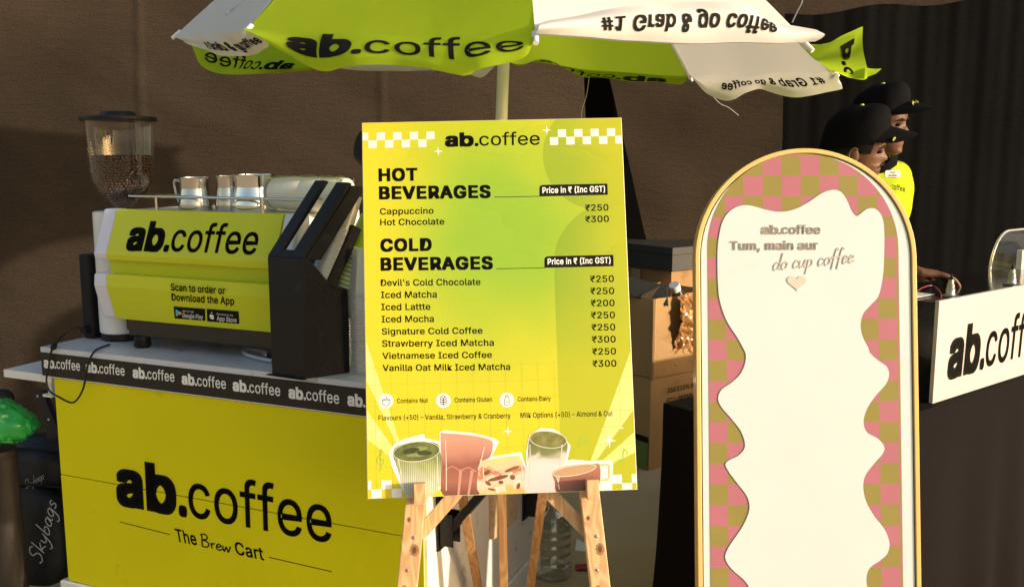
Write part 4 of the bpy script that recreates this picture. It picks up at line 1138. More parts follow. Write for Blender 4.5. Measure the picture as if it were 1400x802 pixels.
# edge flaps: lower edge as (pixel x, pixel y, distance), text, text box (s0,s1,t0,t1), flipped
VAL = [
 ('white', [(250, 52, 2.8), (262, 60, 2.72), (285, 70, 2.62), (315, 77, 2.48), (348, 74, 2.34), (374, 65, 2.2), (352, 46, 2.14)], ('#1 Grab & go coffee', .30, .93, .42, .88), 0),
 ('green', [(345, 42, 2.14), (392, 74, 2.12), (420, 93, 2.10), (445, 97, 2.07), (480, 91, 2.04), (525, 88, 2.00), (575, 92, 1.97), (618, 101, 1.96), (640, 104, 1.95), (657, 95, 1.93), (700, 84, 1.92), (722, 74, 1.915), (731, 50, 1.92)], ('LOGO', .15, .95, .05, .68), 0),
 ('white', [(736, 36, 1.95), (748, 31, 1.97), (790, 22, 2.0), (826, 14, 2.03), (873, 9, 2.08), (950, 3, 2.14), (1008, 10, 2.2), (1042, 27, 2.24), (1077, 36, 2.27), (1101, 42, 2.27)], ('#1 Grab & go coffee', .20, .82, .22, .80), 1),
 ('green', [(1108, 62, 2.27), (1140, 58, 2.30), (1158, 46, 2.36), (1174, 37, 2.45), (1183, 54, 2.52), (1184, 86, 2.60), (1181, 108, 2.68), (1160, 106, 2.8), (1140, 98, 2.97)], ('ROT', .3, .8, .3, .9), 0),
 ('white', [(1150, 112, 2.94), (1158, 121, 2.92), (1130, 126, 2.98), (1104, 131, 3.04), (1081, 133, 3.10), (1046, 122, 3.22), (1016, 126, 3.32), (998, 138, 3.38), (977, 131, 3.45), (958, 120, 3.54), (946, 107, 3.6)], ('#1 Grab & go coffee', .10, .74, .22, .68), 0),
 ('green', [(941, 109, 3.62), (930, 116, 3.6), (896, 112, 3.6), (865, 112, 3.62), (822, 106, 3.66), (792, 104, 3.7), (757, 85, 3.76), (734, 82, 3.8), (711, 90, 3.84), (695, 84, 3.88)], ('LOGO', .13, .80, .25, .95), 0),
 ('white', [(688, 84, 3.88), (675, 92, 3.86), (658, 106, 3.84), (634, 99, 3.8), (590, 96, 3.74), (540, 98, 3.68), (490, 96, 3.6), (446, 90, 3.56)], None, 0),
 ('green', [(436, 90, 3.52), (425, 96, 3.46), (400, 98, 3.4), (360, 101, 3.28), (315, 102, 3.12), (296, 99, 3.04), (280, 88, 2.98), (262, 66, 2.9), (247, 49, 2.83)], ('LOGO', .20, .78, .25, .78), 0),
]
def polyat(L, s):
    x = s*(len(L)-1); i = min(int(x), len(L)-2); return L[i].lerp(L[i+1], x-i)
def tess(vs, fs, nx, ny):
    """cut flat lettering into small cells so that it can follow a curved flap"""
    bm = bmesh.new(); vv = [bm.verts.new((x, y, 0)) for x, y in vs]
    for f in fs:
        try: bm.faces.new([vv[i] for i in f])
        except ValueError: pass
    x0 = min(v[0] for v in vs); x1 = max(v[0] for v in vs); y0 = min(v[1] for v in vs); y1 = max(v[1] for v in vs)
    for i in range(1, nx):
        bmesh.ops.bisect_plane(bm, geom=bm.verts[:]+bm.edges[:]+bm.faces[:], plane_co=(x0+(x1-x0)*i/nx, 0, 0), plane_no=(1, 0, 0))
    for i in range(1, ny):
        bmesh.ops.bisect_plane(bm, geom=bm.verts[:]+bm.edges[:]+bm.faces[:], plane_co=(0, y0+(y1-y0)*i/ny, 0), plane_no=(0, 1, 0))
    bm.verts.index_update()
    o = ([(v.co.x, v.co.y) for v in bm.verts], [tuple(v.index for v in f.verts) for f in bm.faces], (x0, x1, y0, y1)); bm.free(); return o
for i in range(8):
    colr, low, txt, flip = VAL[i]
    mt = M['par_'+colr]
    k = MB(); k.grid(lambda u, v: panel_pt(i, u, .02+.98*v), 16, 14); k.build('canopy_panel', mt, par, smooth=True, auto=80)
    low3 = [V3(p) for p in crom([tuple(at(*q)) for q in low], 5)]
    L = [0]
    for a, b in zip(low3, low3[1:]): L.append(L[-1]+(b-a).length)
    def lowpt(s):
        t = s*L[-1]
        for j in range(len(L)-1):
            if L[j+1] >= t: return low3[j].lerp(low3[j+1], (t-L[j])/max(1e-9, L[j+1]-L[j]))
        return low3[-1]
    def vpt(s, t, off=0):
        a = panel_pt(i, s, 1.0); b = lowpt(s); p = a.lerp(b, t)
        out = V3((a.x-APEX.x, a.y-APEX.y, 0)).normalized()
        w_ = .012*math.sin(s*17+i)*t + .02*noise.noise(V3((s*5+i*3.1, t*2.3, i)))*t
        p += out*(w_ + off + (.025*math.sin(math.pi*t) if flip else .012*math.sin(math.pi*t)))
        if flip: p += out*.02
        return p
    k = MB(); k.grid(lambda u, v: vpt(u, v), 44, 10)
    va = k.build('valance', mt, par, smooth=True, auto=80)
    if txt:
        kind, s0, s1, t0, t1 = txt
        if kind == 'LOGO': spec = LOGO
        elif kind == 'ROT': spec = [('b', .05, .032, 1.18), ('.', .03, .03, 1), ('c', .01, .01, 1)]
        else: spec = [(kind, .022, .016, .9)]
        vs, fs, _ = runs(spec); vs, fs, (x0, x1, y0, y1) = tess(vs, fs, 40, 7)
        for side in (1, -1):
            k = MB(); P_ = []
            for x, y in vs:
                a = (x-x0)/(x1-x0); b = (y-max(y0, -.2))/(y1-max(y0, -.2))
                if kind == 'ROT':
                    P_.append(vpt(.36+.34*a, .42+.30*b, .002*side))
                else:
                    P_.append(vpt(s0+(s1-s0)*a, t1+(t0-t1)*b, .002*side))
            k.add(P_, fs); k.build('lettering', M['ink'], va)
# folded corner of the fluttering flap, cord and loose threads
k = MB()
def fold(u, v):
    a = at(1183, 92, 2.6).lerp(at(1181, 108, 2.68), v); b = at(1206, 94, 2.74).lerp(at(1198, 101, 2.74), v); p = a.lerp(b, u); p.y += .02*math.sin(u*3); return p
k.grid(fold, 8, 4); k.build('valance_corner', M['par_green'], par, smooth=True)
k = MB()
cp = [(352, -14, 2.55), (332, 4, 2.55), (314, 13, 2.55), (311, 18, 2.55), (318, 20, 2.54), (332, 13, 2.54), (356, 5, 2.5), (384, -8, 2.5)]
k.tube([V3(p) for p in crom([tuple(at(*q)) for q in cp], 6)], .0055, 8); k.build('tie_cord', clear('clear_cord', (.9, .9, .92), .6, .1, .4, .4), par, smooth=True)
k = MB(); k.tube([V3(p) for p in crom([tuple(at(*q)) for q in ((806, 102, 3.68), (802, 130, 3.68), (796, 150, 3.68), (795, 166, 3.68))], 5)], .0011, 5)
k.build('loose_thread', M['par_white'], par); k = MB()
k.tube([V3(p) for p in crom([tuple(at(*q)) for q in ((974, 131, 3.46), (985, 142, 3.46), (996, 147, 3.46), (1010, 158, 3.46))], 5)], .0011, 5)
k.build('loose_thread', M['par_white'], par)
k = MB(); k.tube([V3(p) for p in crom([tuple(at(*q)) for q in ((1099, -12, 4.6), (1096, 4, 4.6), (1090, 16, 4.6), (1083, 31, 4.6))], 5)], .0035, 6)
tag(k.build('hanging_wire', M['steel_dull'], smooth=True), 'thin grey wire hanging down in front of the black curtain at the top', 'wire')

# ------------------------------------------------------------------ arched board
AF = Fr((.68729601, 2.04357431, .51241896), (.99998968, -.00274095, .00362228), (-.00309436, .17274593, .98496156))
AB = -.5195
arch = thing('arched_board', 'tall white arched photo board with pink and olive checker border and gold edge', 'arched board', AF.p(0, AB, 0))
def arch_pts(ul, ur, vb, vt, k=40):
    c = (ul+ur)/2; h = (ur-ul)/2; vs = vt-h*1.0
    return [(ul, vb), (ur, vb)] + [(c+h*math.cos(math.pi*i/k), vs+(vt-vs)*math.sin(math.pi*i/k)) for i in range(k+1)]
top = AF.px(1100, 203)[1]; uL, uR = AF.px(950, 330)[0], AF.px(1252, 330)[0]
M['gold'] = mat('yellow_gold_lacquer', (.72, .50, .16), .28, 0, .06, 5, .03, 40, .6, coat=.3)
M['arch_white'] = mat('white_board_paint', (.60, .675, .685), .42, 0, .03, 3, .03, 20)
specks(M['arch_white'], 7, .60, (.50, .50, .50), .30, .2); specks(M['arch_white'], 90, .76, (.2, .18, .15), .6, .03)
M['grey_edge'] = mat('grey_edge', (.16, .14, .13), .6, 0, .1)
outer = arch_pts(uL, uR, AB, top); fw = .0108
inner = arch_pts(uL+fw, uR-fw, AB+fw, top-fw)
k = MB(); nO = len(outer)
Pp = [AF.p(u, v, n) for n in (-.034, .004) for u, v in outer] + [AF.p(u, v, n) for n in (.004, -.034) for u, v in inner]
F = []
for j in range(3):
    for i in range(nO):
        a, b = j*nO+i, j*nO+(i+1) % nO; F.append((a, b, b+nO, a+nO))
for i in range(nO): F.append((3*nO+i, 3*nO+(i+1) % nO, (i+1) % nO, i))
k.add(Pp, F); k.build('gold_edge', M['gold'], arch, smooth=True, auto=40, bevel=.0015)
k = MB(); k.prism(AF, arch_pts(uL+fw+.0035, uR-fw-.0035, AB+fw+.003, top-fw-.003), -.03, 0); face = k.build('face', M['arch_white'], arch)
def checker_mat():
    m = bpy.data.materials.new('pink_olive_checker'); m.use_nodes = True
    N = m.node_tree.nodes; L = m.node_tree.links; b = N['Principled BSDF']; b.inputs['Roughness'].default_value = .5; b.inputs['Specular IOR Level'].default_value = .3
    u0 = AF.px(1017, 268.4)[0]; cw_ = (AF.px(1198.5, 268.4)[0]-u0)/7; v0 = AF.px(1100, 268.4)[1]; ch_ = (v0-AF.px(1100, 436)[1])/6
    tc = N.new('ShaderNodeTexCoord'); sx = N.new('ShaderNodeSeparateXYZ'); L.new(tc.outputs['UV'], sx.inputs[0])
    fl = []
    for ax, o, c in ((0, u0, cw_), (1, v0, ch_)):
        a = N.new('ShaderNodeMath'); a.operation = 'SUBTRACT'; a.inputs[1].default_value = o; L.new(sx.outputs[ax], a.inputs[0])
        d = N.new('ShaderNodeMath'); d.operation = 'DIVIDE'; d.inputs[1].default_value = c; L.new(a.outputs[0], d.inputs[0])
        f = N.new('ShaderNodeMath'); f.operation = 'FLOOR'; L.new(d.outputs[0], f.inputs[0]); fl.append(f)
    s = N.new('ShaderNodeMath'); s.operation = 'ADD'; L.new(fl[0].outputs[0], s.inputs[0]); L.new(fl[1].outputs[0], s.inputs[1])
    md = N.new('ShaderNodeMath'); md.operation = 'FLOORED_MODULO'; md.inputs[1].default_value = 2; L.new(s.outputs[0], md.inputs[0])
    n = N.new('ShaderNodeTexNoise'); n.inputs['Scale'].default_value = 12; L.new(tc.outputs['UV'], n.inputs['Vector'])
    mr = N.new('ShaderNodeMapRange'); mr.inputs[3].default_value = .92; mr.inputs[4].default_value = 1.08; L.new(n.outputs['Fac'], mr.inputs[0])
    mx = N.new('ShaderNodeMix'); mx.data_type = 'RGBA'; mx.inputs[6].default_value = (.425, .148, .195, 1); mx.inputs[7].default_value = (.27, .225, .057, 1); L.new(md.outputs[0], mx.inputs[0])
    m2 = N.new('ShaderNodeMix'); m2.data_type = 'RGBA'; m2.blend_type = 'MULTIPLY'; m2.inputs[0].default_value = 1; L.new(mx.outputs[2], m2.inputs[6]); L.new(mr.outputs[0], m2.inputs[7])
    L.new(m2.outputs[2], b.inputs['Base Color']); return m
cl, cr = AF.px(968, 400)[0], AF.px(1228, 330)[0]
k = MB(); k.poly(AF, arch_pts(cl, cr, AB+.02, AF.px(1100, 210)[1]), .0008); k.build('checker_border', checker_mat(), face)
def o3(pts): return [(930+x/2.588, 190+y/2.588) for x, y in pts]
def o4(pts): return [(930+x/2.491, 480+y/2.491) for x, y in pts]
blob = o3([(222, 740), (200, 700), (170, 655), (150, 610), (137, 560), (132, 500), (131, 400), (137, 340), (150, 290), (175, 255), (210, 237), (250, 236), (300, 250), (350, 258), (400, 250), (450, 225), (500, 192), (540, 180), (570, 190), (590, 220), (605, 255), (622, 273), (640, 262), (660, 248), (685, 246), (705, 262), (717, 290), (721, 340), (720, 420), (715, 490), (700, 555), (670, 590), (645, 620), (637, 660), (645, 700), (665, 740)])
blob += o4([(645, 5), (672, 30), (700, 50), (710, 75), (700, 110), (665, 150), (635, 195), (623, 240), (635, 275), (670, 295), (692, 320), (690, 345), (660, 380), (630, 420), (622, 460), (632, 510), (660, 560), (695, 605), (711, 650), (705, 685), (680, 710), (645, 735), (633, 770), (640, 815), (670, 860), (700, 900), (705, 940), (680, 985), (640, 1020), (625, 1060)])
blob += o4([(240, 1060), (235, 1010), (200, 960), (165, 920), (160, 890), (200, 860), (232, 830), (233, 802), (215, 775), (180, 745), (157, 715), (153, 690), (170, 655), (205, 605), (228, 560), (235, 525), (225, 490), (195, 450), (165, 410), (153, 385), (165, 370), (195, 355), (215, 335), (219, 310), (205, 270), (170, 225), (140, 190), (128, 160), (140, 130), (175, 105), (205, 75), (220, 40), (222, 10)])
bp_ = crom([AF.px(*q) for q in blob], 4, True)
k = MB(); k.poly(AF, bp_, .0024); wf = k.build('white_panel', M['arch_white'], face)
A_, F_ = ribbon(bp_+[bp_[0]], .0007); k = MB(); k.add([AF.p(u, v, .0016) for u, v in A_], F_); k.build('panel_outline', M['grey_edge'], face)
M['beige'] = mat('beige_acrylic_letters', (.62, .53, .46), .45, 0, .04, 20)
EFm = AF.shift(n=.0042)
k = MB()
text2(EFm, [('ab', .035, .025, 1.15), ('.', .02, .02, 1), ('coffee', .012, .012, 1.0)], (1041.5, 319.6), (1122, 319.6), (1041.5, 307), 0, k)
text2(EFm, [('Tum, main aur', .022, .018, 1)], (998.8, 341.6), (1118.6, 340.8), (998.8, 329.2), 0, k)
hand(EFm, 'do cup coffee', (1056.7, 369.5), (1168, 358.6), (1058.5, 347), .035, 0, k, slant=.15)
hc_ = EFm.px(1089.6, 386)
hp = []
for i in range(32):
    t = 2*math.pi*i/32; hp.append((hc_[0]+.0215*math.sin(t)**3*1.05, hc_[1]+.0012*(13*math.cos(t)-5*math.cos(2*t)-2*math.cos(3*t)-math.cos(4*t))+.001))
k.poly(EFm, hp, 0)
k = raised(k, AF, .0016); k.build('lettering', M['beige'], face)
k = MB(); bar(k, AF.p(0, .55, -.036), V3((.72, 2.62, .0005)), .04, .02, (0, 1, 0)); k.build('prop', M['black_soft'], arch)

# ------------------------------------------------------------------ right hand table, cloth, branded box
ta, tb = V3((.7846, .62, 0)), V3((-.62, .7846, 0))
TC = V3((.742, 2.207, 0)); TL_, TD = 2.6, .50
TF = Fr(TC, ta, (0, 0, 1))            # n = towards the camera side
tbl = thing('folding_table', 'long table hidden under the black cloth', 'table', TF.p(TL_/2, 0, -TD/2))
k = MB(); k.box(TF, .012, TL_-.01, .765, .792, -TD+.012, -.012); k.build('table_top', M['white'], tbl)
for u in (.06, TL_-.06):
    for n in (-.06, -TD+.06):
        k = MB(); k.tube([TF.p(u, .0005, n), TF.p(u, .764, n)], .014, 10); k.build('leg', M['steel_dull'], tbl, smooth=True)
M['cloth_black'] = woven('black_tablecloth', (.0075, .0055, .0055), bump=.25, var=.15)
per = []
def addside(a, b, nseg):
    for i in range(nseg): per.append(tuple(V3(a).lerp(V3(b), i/nseg)))
c4 = [TF.p(0, 0, 0), TF.p(TL_, 0, 0), TF.p(TL_, 0, -TD), TF.p(0, 0, -TD)]
addside(c4[0], c4[1], 110); addside(c4[1], c4[2], 20); addside(c4[2], c4[3], 60); addside(c4[3], c4[0], 26)
cen = TF.p(TL_/2, 0, -TD/2)
def out_dir(i):
    a = V3(per[i-1]); b = V3(per[(i+1) % len(per)]); t = (b-a).normalized(); return V3((t.y, -t.x, 0))
k = MB(); nP = len(per); P_ = []; rows = 14
for j in range(rows+1):
    z = .8-.795*(j/rows)
    for i, q in enumerate(per):
        d = j/rows
        fl_ = .012*math.sin(i*.55+1.2*math.sin(i*.13))*d + .035*d*d*(1 if i >= 190 else .35) + .012*noise.noise(V3((q[0]*6, q[1]*6, d*2)))*d
        P_.append(V3((q[0], q[1], z)) + out_dir(i)*fl_)
k.add(P_, [(j*nP+(i+1) % nP, j*nP+i, (j+1)*nP+i, (j+1)*nP+(i+1) % nP) for j in range(rows) for i in range(nP)])
k.add([V3((q[0], q[1], .8)) for q in per], [tuple(range(nP))])
tag(k.build('tablecloth', M['cloth_black'], smooth=True, auto=35, weld=True), 'plain black cloth draped to the ground over the long table on the right', 'tablecloth')

RF = Fr((1.19661179, 2.58928073, .8008), ta, (0, 0, 1))
bx = thing('counter_box', 'black box with white lettered front panel and two metal valves on the black clothed table', 'counter box', RF.p(.5, 0, -.13))
M['gloss_black'] = mat('glossy_black_top', (.012, .011, .011), .12, 0, .3, 6, .03, 30, .5)
HB = .295
k = MB(); k.box(RF, 0.002, 1.05, 0, HB-.006, -.26, -.0125); k.build('body', M['gloss_black'], bx, bevel=.002)
k = MB(); k.box(RF, 0, 1.05, 0, HB, -.012, 0); fp = k.build('front_panel', mat('cream_white_panel', (.56, .49, .44), .4, 0, .03, 4, .03, 30), bx, bevel=.001)
u0 = RF.px(1294, 517)[0]; u1 = RF.px(1390, 489)[0]; ub = u0+(u1-u0)/.69
v0 = RF.px(1294, 516)[1]; vt = RF.px(1323, 442.5)[1]
k = text2(RF, LOGO_IT, (u0, v0), (ub, v0), (u0+.008, vt), .0012, px=False); k.build('lettering', M['ink'], fp)
for x, y in ((1299, 405), (1383, 389)):
    o = atz(x, y, 1.0905); 
    k = MB(); k.lathe(o, [(0, 0), (.026, 0), (.027, .003), (.014, .006), (.0125, .010), (.0125, .022), (.0105, .024), (.0105, .036), (.008, .038), (.0075, .05), (.0, .05)], 24)
    vv = k.build('valve', M['steel_dull'], bx, smooth=True)
    k = MB(); k.lathe(o+V3((0, 0, .0495)), [(0, 0), (.006, 0), (.006, .007), (.003, .009), (.003, .016), (0, .016)], 14); k.build('valve_cap', M['black'], vv, smooth=True)
k = MB(); k.tube([V3(p) for p in crom([tuple(atz(x, y, 1.094)+V3((0, 0, h))) for x, y, h in ((1246, 404, .0), (1262, 398, .012), (1276, 396, .012), (1286, 402, .004), (1287, 408, .0))], 6)], .0016, 6)
k.build('wire', mat('red_wire', (.35, .03, .03), .4, 0, .1), bx, smooth=True)
k = MB(); f = Fr(atz(1244, 402, 1.0925), ta, tb); k.box(f, -.06, .05, -.05, .10, 0, .0012)
tag(k.build('paper_sheet', M['white_print']), 'white sheet of paper under the hand on the black box', 'paper')

# clear domed cabinet at the right edge
DC = V3((1.96, 3.42, .8))
dome = thing('clear_dome', 'clear rounded plastic hood over a black and white drum at the right edge', 'dome cabinet', DC)
DFr = Fr(DC, ta, (0, 0, 1))
hw, hh = .215, .425
sec = [(-hw, .0)] + [(-hw + .13*(1-math.cos(math.pi/2*i/10)), hh-.15+.15*math.sin(math.pi/2*i/10)) for i in range(11)] + [(hw-.13*(1-math.cos(math.pi/2*(10-i)/10)), hh-.15+.15*math.sin(math.pi/2*(10-i)/10)) for i in range(11)] + [(hw, 0)]
k = MB(); P_ = [DFr.p(u, v, n) for n in (-.10, .10) for u, v in sec]; q = len(sec)
k.add(P_, [(i, i+1, q+i+1, q+i) for i in range(q-1)]); k.add([DFr.p(u, v, .10) for u, v in sec], [tuple(range(q))]); k.add([DFr.p(u, v, -.10) for u, v in sec], [tuple(range(q))])
k.build('hood', clear('clear_hood', (.95, .95, .94), .95, .08, .25, .04, edge=.45), dome, smooth=True, auto=50)
k = MB(); k.tube([DFr.p(u, v, .10) for u, v in sec], .005, 8); k.tube([DFr.p(u, v, -.10) for u, v in sec], .005, 8); k.build('hood_edge', clear('hood_edge_plastic', (.75, .76, .74), .5, .1, .4, .25), dome, smooth=True)
k = MB(); k.box(DFr, -hw-.01, hw+.01, .0005, .16, -.12, .12); k.build('base', M['gloss_black'], dome, bevel=.004)
k = MB(); k.lathe(DFr.p(.09, .17, -.03), [(0, 0), (.20, 0), (.20, .03), (0, .03)], 48, DFr.n); k.build('drum', M['black_soft'], dome, smooth=True)
k = MB(); k.lathe(DFr.p(.11, .12, .001), [(0, 0), (.155, 0), (.155, .02), (0, .02)], 48, DFr.n); k.build('drum_face', mat('pale_grey_disc', (.55, .53, .52), .5, 0, .05), dome, smooth=True)
k = MB(); k.box(DFr, -.125, -.085, .161, .36, -.05, -.03); k.build('inner_panel', M['end_white'], dome, bevel=.002)
# ------------------------------------------------------------------ boxes behind
M['card'] = mat('brown_cardboard', (.42, .25, .11), .8, 0, .10, 5, .12, 30, .2)
M['card2'] = mat('brown_cardboard_dark', (.33, .19, .085), .8, 0, .10, 5, .12, 30, .2)
specks(M['card'], 8, .58, (.24, .13, .05), .6, .1); specks(M['card2'], 8, .58, (.2, .11, .05), .6, .1)
M['tape'] = mat('packing_tape', (.36, .24, .12), .25, 0, .05, 9)
M['green_print'] = mat('green_box_print', (.14, .19, .03), .7, 0, .05)
M['dark_box'] = mat('dark_grey_board', (.022, .020, .018), .6, 0, .12, 8, .1, 40)
C0 = atz(887, 643, 0)
r_ = V3((.80, .60, 0)).normalized(); l_ = V3((-r_.y, r_.x, 0))
XF = Fr(C0, r_, (0, 0, 1)); YF = Fr(C0, -l_, (0, 0, 1))     # right face frame, left face frame (u negative goes left)
def zy(x, y, base):
    return zat(x, y, base)
h1 = zy(887, 520, C0)
b1 = thing('cardboard_box', 'large brown cardboard box with green stripe, lowest of the stack beside the arched board', 'cardboard box', C0+r_*.22+l_*.17, 'boxes stacked behind the table')
def carton(root, o, w, d, z0, z1, mtl, wob=.004):
    f = Fr(o, r_, (0, 0, 1))
    k = MB()
    def face_pts(nu, nv, fn): k.grid(fn, nu, nv)
    def wobble(p): return p + V3((noise.noise(p*5), noise.noise(p*5+V3((3, 1, 0))), 0))*wob
    face_pts(8, 6, lambda u, v: wobble(o + r_*(w*u) + V3((0, 0, z0+(z1-z0)*v))))
    face_pts(8, 6, lambda u, v: wobble(o + l_*(d*(1-u)) + V3((0, 0, z0+(z1-z0)*v))))
    face_pts(8, 6, lambda u, v: wobble(o + r_*w + l_*(d*u) + V3((0, 0, z0+(z1-z0)*v))))
    face_pts(8, 6, lambda u, v: wobble(o + l_*d + r_*(w*(1-u)) + V3((0, 0, z0+(z1-z0)*v))))
    return k.build('carton', mtl, root, smooth=True, weld=True, auto=30)
cb1 = carton(b1, C0, .48, .40, .001, h1, M['card'])
k = MB(); k.box(Fr(C0, r_, (0, 0, 1)), .006, .474, h1-.006, h1-.002, -.394, -.006); k.build('lid', M['card'], b1)
k = MB(); f = Fr(C0-r_*.006, -l_, (0, 0, 1)); k.box(f, -.39, -.004, .005, .135, 0, .0015); k.build('printed_band', M['green_print'], b1)
k = MB(); k.box(f, -.39, -.004, .137, .165, 0, .0018); k.build('printed_stripe', M['ink'], b1)
f = Fr(C0-l_*.006, r_, (0, 0, 1)); k = MB()
vv = h1-.075
for j, s in enumerate(('256 E10% HSC 093', 'ECO-FRIENDLY CUPS')):
    text2(f, [(s, .01, .01, 1)], (.11, vv-.05*j), (.40, vv-.05*j), (.11, vv-.05*j+.024), .001, k, px=False)
k.build('lettering', M['ink'], b1)
C1 = C0 + r_*.03 + l_*.02
zb = h1+.001; h2 = zy(899, 409, C1)
b2 = thing('cardboard_box', 'open brown cardboard box with torn flaps, second of the stack beside the arched board', 'cardboard box', C1+r_*.2+l_*.18+V3((0, 0, zb)), 'boxes stacked behind the table')
carton(b2, C1, .46, .40, zb, h2, M['card'], .012)
k = MB(); k.box(Fr(C1, r_, (0, 0, 1)), .01, .45, zb, zb+.006, -.39, -.01); k.build('bottom_flap', M['card2'], b2)
def flap(root, a, b, c, d, mtl='card'):
    k = MB(); k.grid(lambda u, v: (V3(a).lerp(V3(b), u)).lerp(V3(d).lerp(V3(c), u), v)+V3((0, 0, .01*noise.noise(V3((u*4, v*4, 1))))), 8, 4); k.build('flap', M[mtl], root, smooth=True)
Z = V3((0, 0, 1))
flap(b2, C1+l_*.4+Z*h2, C1+l_*.02+Z*h2, C1+l_*.05+r_*.10+Z*(h2+.06), C1+l_*.38+r_*.10+Z*(h2+.05))
flap(b2, C1+r_*.04+l_*.01+Z*h2, C1+r_*.45+l_*.01+Z*h2, C1+r_*.43+l_*.10+Z*(h2-.10), C1+r_*.08+l_*.12+Z*(h2-.09), 'card2')
k = MB(); k.tube([C1-r_*.004-l_*.004+Z*(zb+(h2-zb)*t) for t in (0, .2, .4, .6, .8, 1)], [.012, .009, .013, .010, .012, .014], 7); k.build('crushed_corner', M['card'], b2)
# crinkled film hanging out
k = MB()
o = C1 + r_*.135 - l_*.012 + Z*(h2+.015)
def film(u, v):
    p = o + r_*(.26*u) - Z*(.36*v) - l_*(.03*math.sin(v*5))
    q = p*19; a = noise.noise(q); b = noise.noise(q*2.1+V3((3, 3, 3)))
    return p - l_*(.035*abs(a)+.02*abs(b)) + r_*.015*b
k.grid(film, 40, 50)
fm = mat('orange_brown_film', (.42, .20, .06), .22, 0, .3, 20, 0, 1, .7)
tag(k.build('crinkled_film', fm, smooth=False), 'crinkled shiny orange brown wrapping film hanging from the open cardboard box', 'wrapping film')
# tray and bottle in the open box
k = MB(); a = at(857, 377, 4.5); b = at(912, 391, 4.45)
f = Fr(a, b-a, (0, .5, .86)); k.box(f, -.1, (b-a).length, -.10, .0, -.01, 0); t = k.build('tray', M['dark_box'], bevel=.002)
tag(t, 'dark flat tray lying tilted in the open cardboard box', 'tray')
bo = at(928, 410, 4.58); ax = (at(920, 384, 4.52)-bo).normalized()
bt = thing('water_bottle', 'dark bottle with white cap leaning out of the open cardboard box', 'bottle', bo)
k = MB(); k.lathe(bo-ax*.14, [(0, 0), (.045, 0), (.047, .02), (.047, .13), (.04, .165), (.024, .195), (.022, .21), (0, .21)], 28, ax); k.build('bottle_body', clear('grey_bottle_plastic', (.45, .45, .45), .5, .1, .4), bt, smooth=True)
k = MB(); k.lathe(bo+ax*.068, [(0, 0), (.027, 0), (.027, .03), (.025, .034), (0, .034)], 28, ax); k.build('cap', M['white'], bt, smooth=True)
# box behind and dark flat box on top
C2 = at(918, 391, 4.95); C2.z = 0
b3 = thing('cardboard_box', 'brown cardboard box standing behind the open one, carrying the flat dark box', 'cardboard box', C2+r_*.2+l_*.2, 'boxes stacked behind the table')
C2b = C2 - l_*.0
h3 = zy(926, 371, C2b)
carton(b3, C2b, .5, .5, .001, h3, M['card2'])
k = MB(); k.box(Fr(C2b, r_, (0, 0, 1)), .01, .49, h3-.006, h3-.002, -.49, -.01); k.build('lid', M['card2'], b3)
k = MB(); k.box(Fr(C2b, -l_, (0, 0, 1)), -.30, -.23, .02, h3-.01, .004, .006); k.build('tape_strip', M['tape'], b3)
h4 = zy(926, 338, C2b)
b4 = thing('flat_box', 'flat dark grey box lying on top of the cardboard stack', 'flat box', C2b+r_*.2+l_*.2+Z*h3)
k = MB(); f = Fr(C2b - r_*.02 - l_*.02, r_, (0, 0, 1)); k.box(f, 0, .55, h3+.0012, h4-.012, -.6, 0); k.build('tray_part', M['dark_box'], b4, bevel=.003)
k = MB(); k.box(f, -.006, .556, h4-.04, h4, -.606, .006); k.build('lid', M['dark_box'], b4, bevel=.003)

# ------------------------------------------------------------------ five litre water bottle behind the cart end
wb = at(757, 700, 3.2); wb.z = 0
wt = thing('water_jug', 'big clear ribbed plastic water bottle standing on the ground beside the white cart end', 'water jug', wb)
zt = zat(757, 682, wb)
prof = [(0, .002), (.055, .002), (.066, .014), (.067, .05)]
z = .05
while z < zt-.115:
    prof += [(.067, z), (.067, z+.012), (.0635, z+.016), (.0635, z+.019), (.067, z+.023)]; z += .034
prof += [(.067, zt-.10), (.060, zt-.075), (.040, zt-.045), (.024, zt-.03), (.022, zt-.022)]
M['pet'] = clear('clear_pet', (.90, .92, .90), .62, .04, .5)
k = MB(); k.lathe(wb, prof, 36); k.build('bottle_body', M['pet'], wt, smooth=True, auto=50)
k = MB(); k.lathe(wb, [(0, zt-.026), (.024, zt-.026), (.024, zt-.002), (.022, zt), (0, zt)], 28); k.build('cap', clear('pale_cap', (.8, .85, .85), .5, .2, .4, .45), wt, smooth=True)
# litter
k = MB(); a = atz(786, 752, .002); k.add([a, a+V3((.075, -.015, 0)), a+V3((.07, .012, .004)), a+V3((.01, .05, .028))], [(0, 1, 2), (0, 2, 3)])
tag(k.build('paper_scrap', M['white_print']), 'small torn white paper scrap on the earth by the water bottle', 'litter')
k = MB(); a = atz(796, 776, .002)
k.grid(lambda u, v: a+V3(((u-.5)*.05, (v-.5)*.05, .004+.012*abs(noise.noise(V3((u*3, v*3, 4)))))), 8, 8)
tag(k.build('red_wrapper', mat('red_wrapper_foil', (.45, .03, .03), .35, 0, .2, 20), smooth=False), 'crumpled red wrapper on the earth beside the easel leg', 'litter')
k = MB(); a = atz(901, 740, .002); k.add([a, a+V3((.03, 0, 0)), a+V3((.025, .02, .008))], [(0, 1, 2)])
tag(k.build('paper_scrap', M['white_print']), 'tiny white paper scrap on the earth beside the black tablecloth', 'litter')

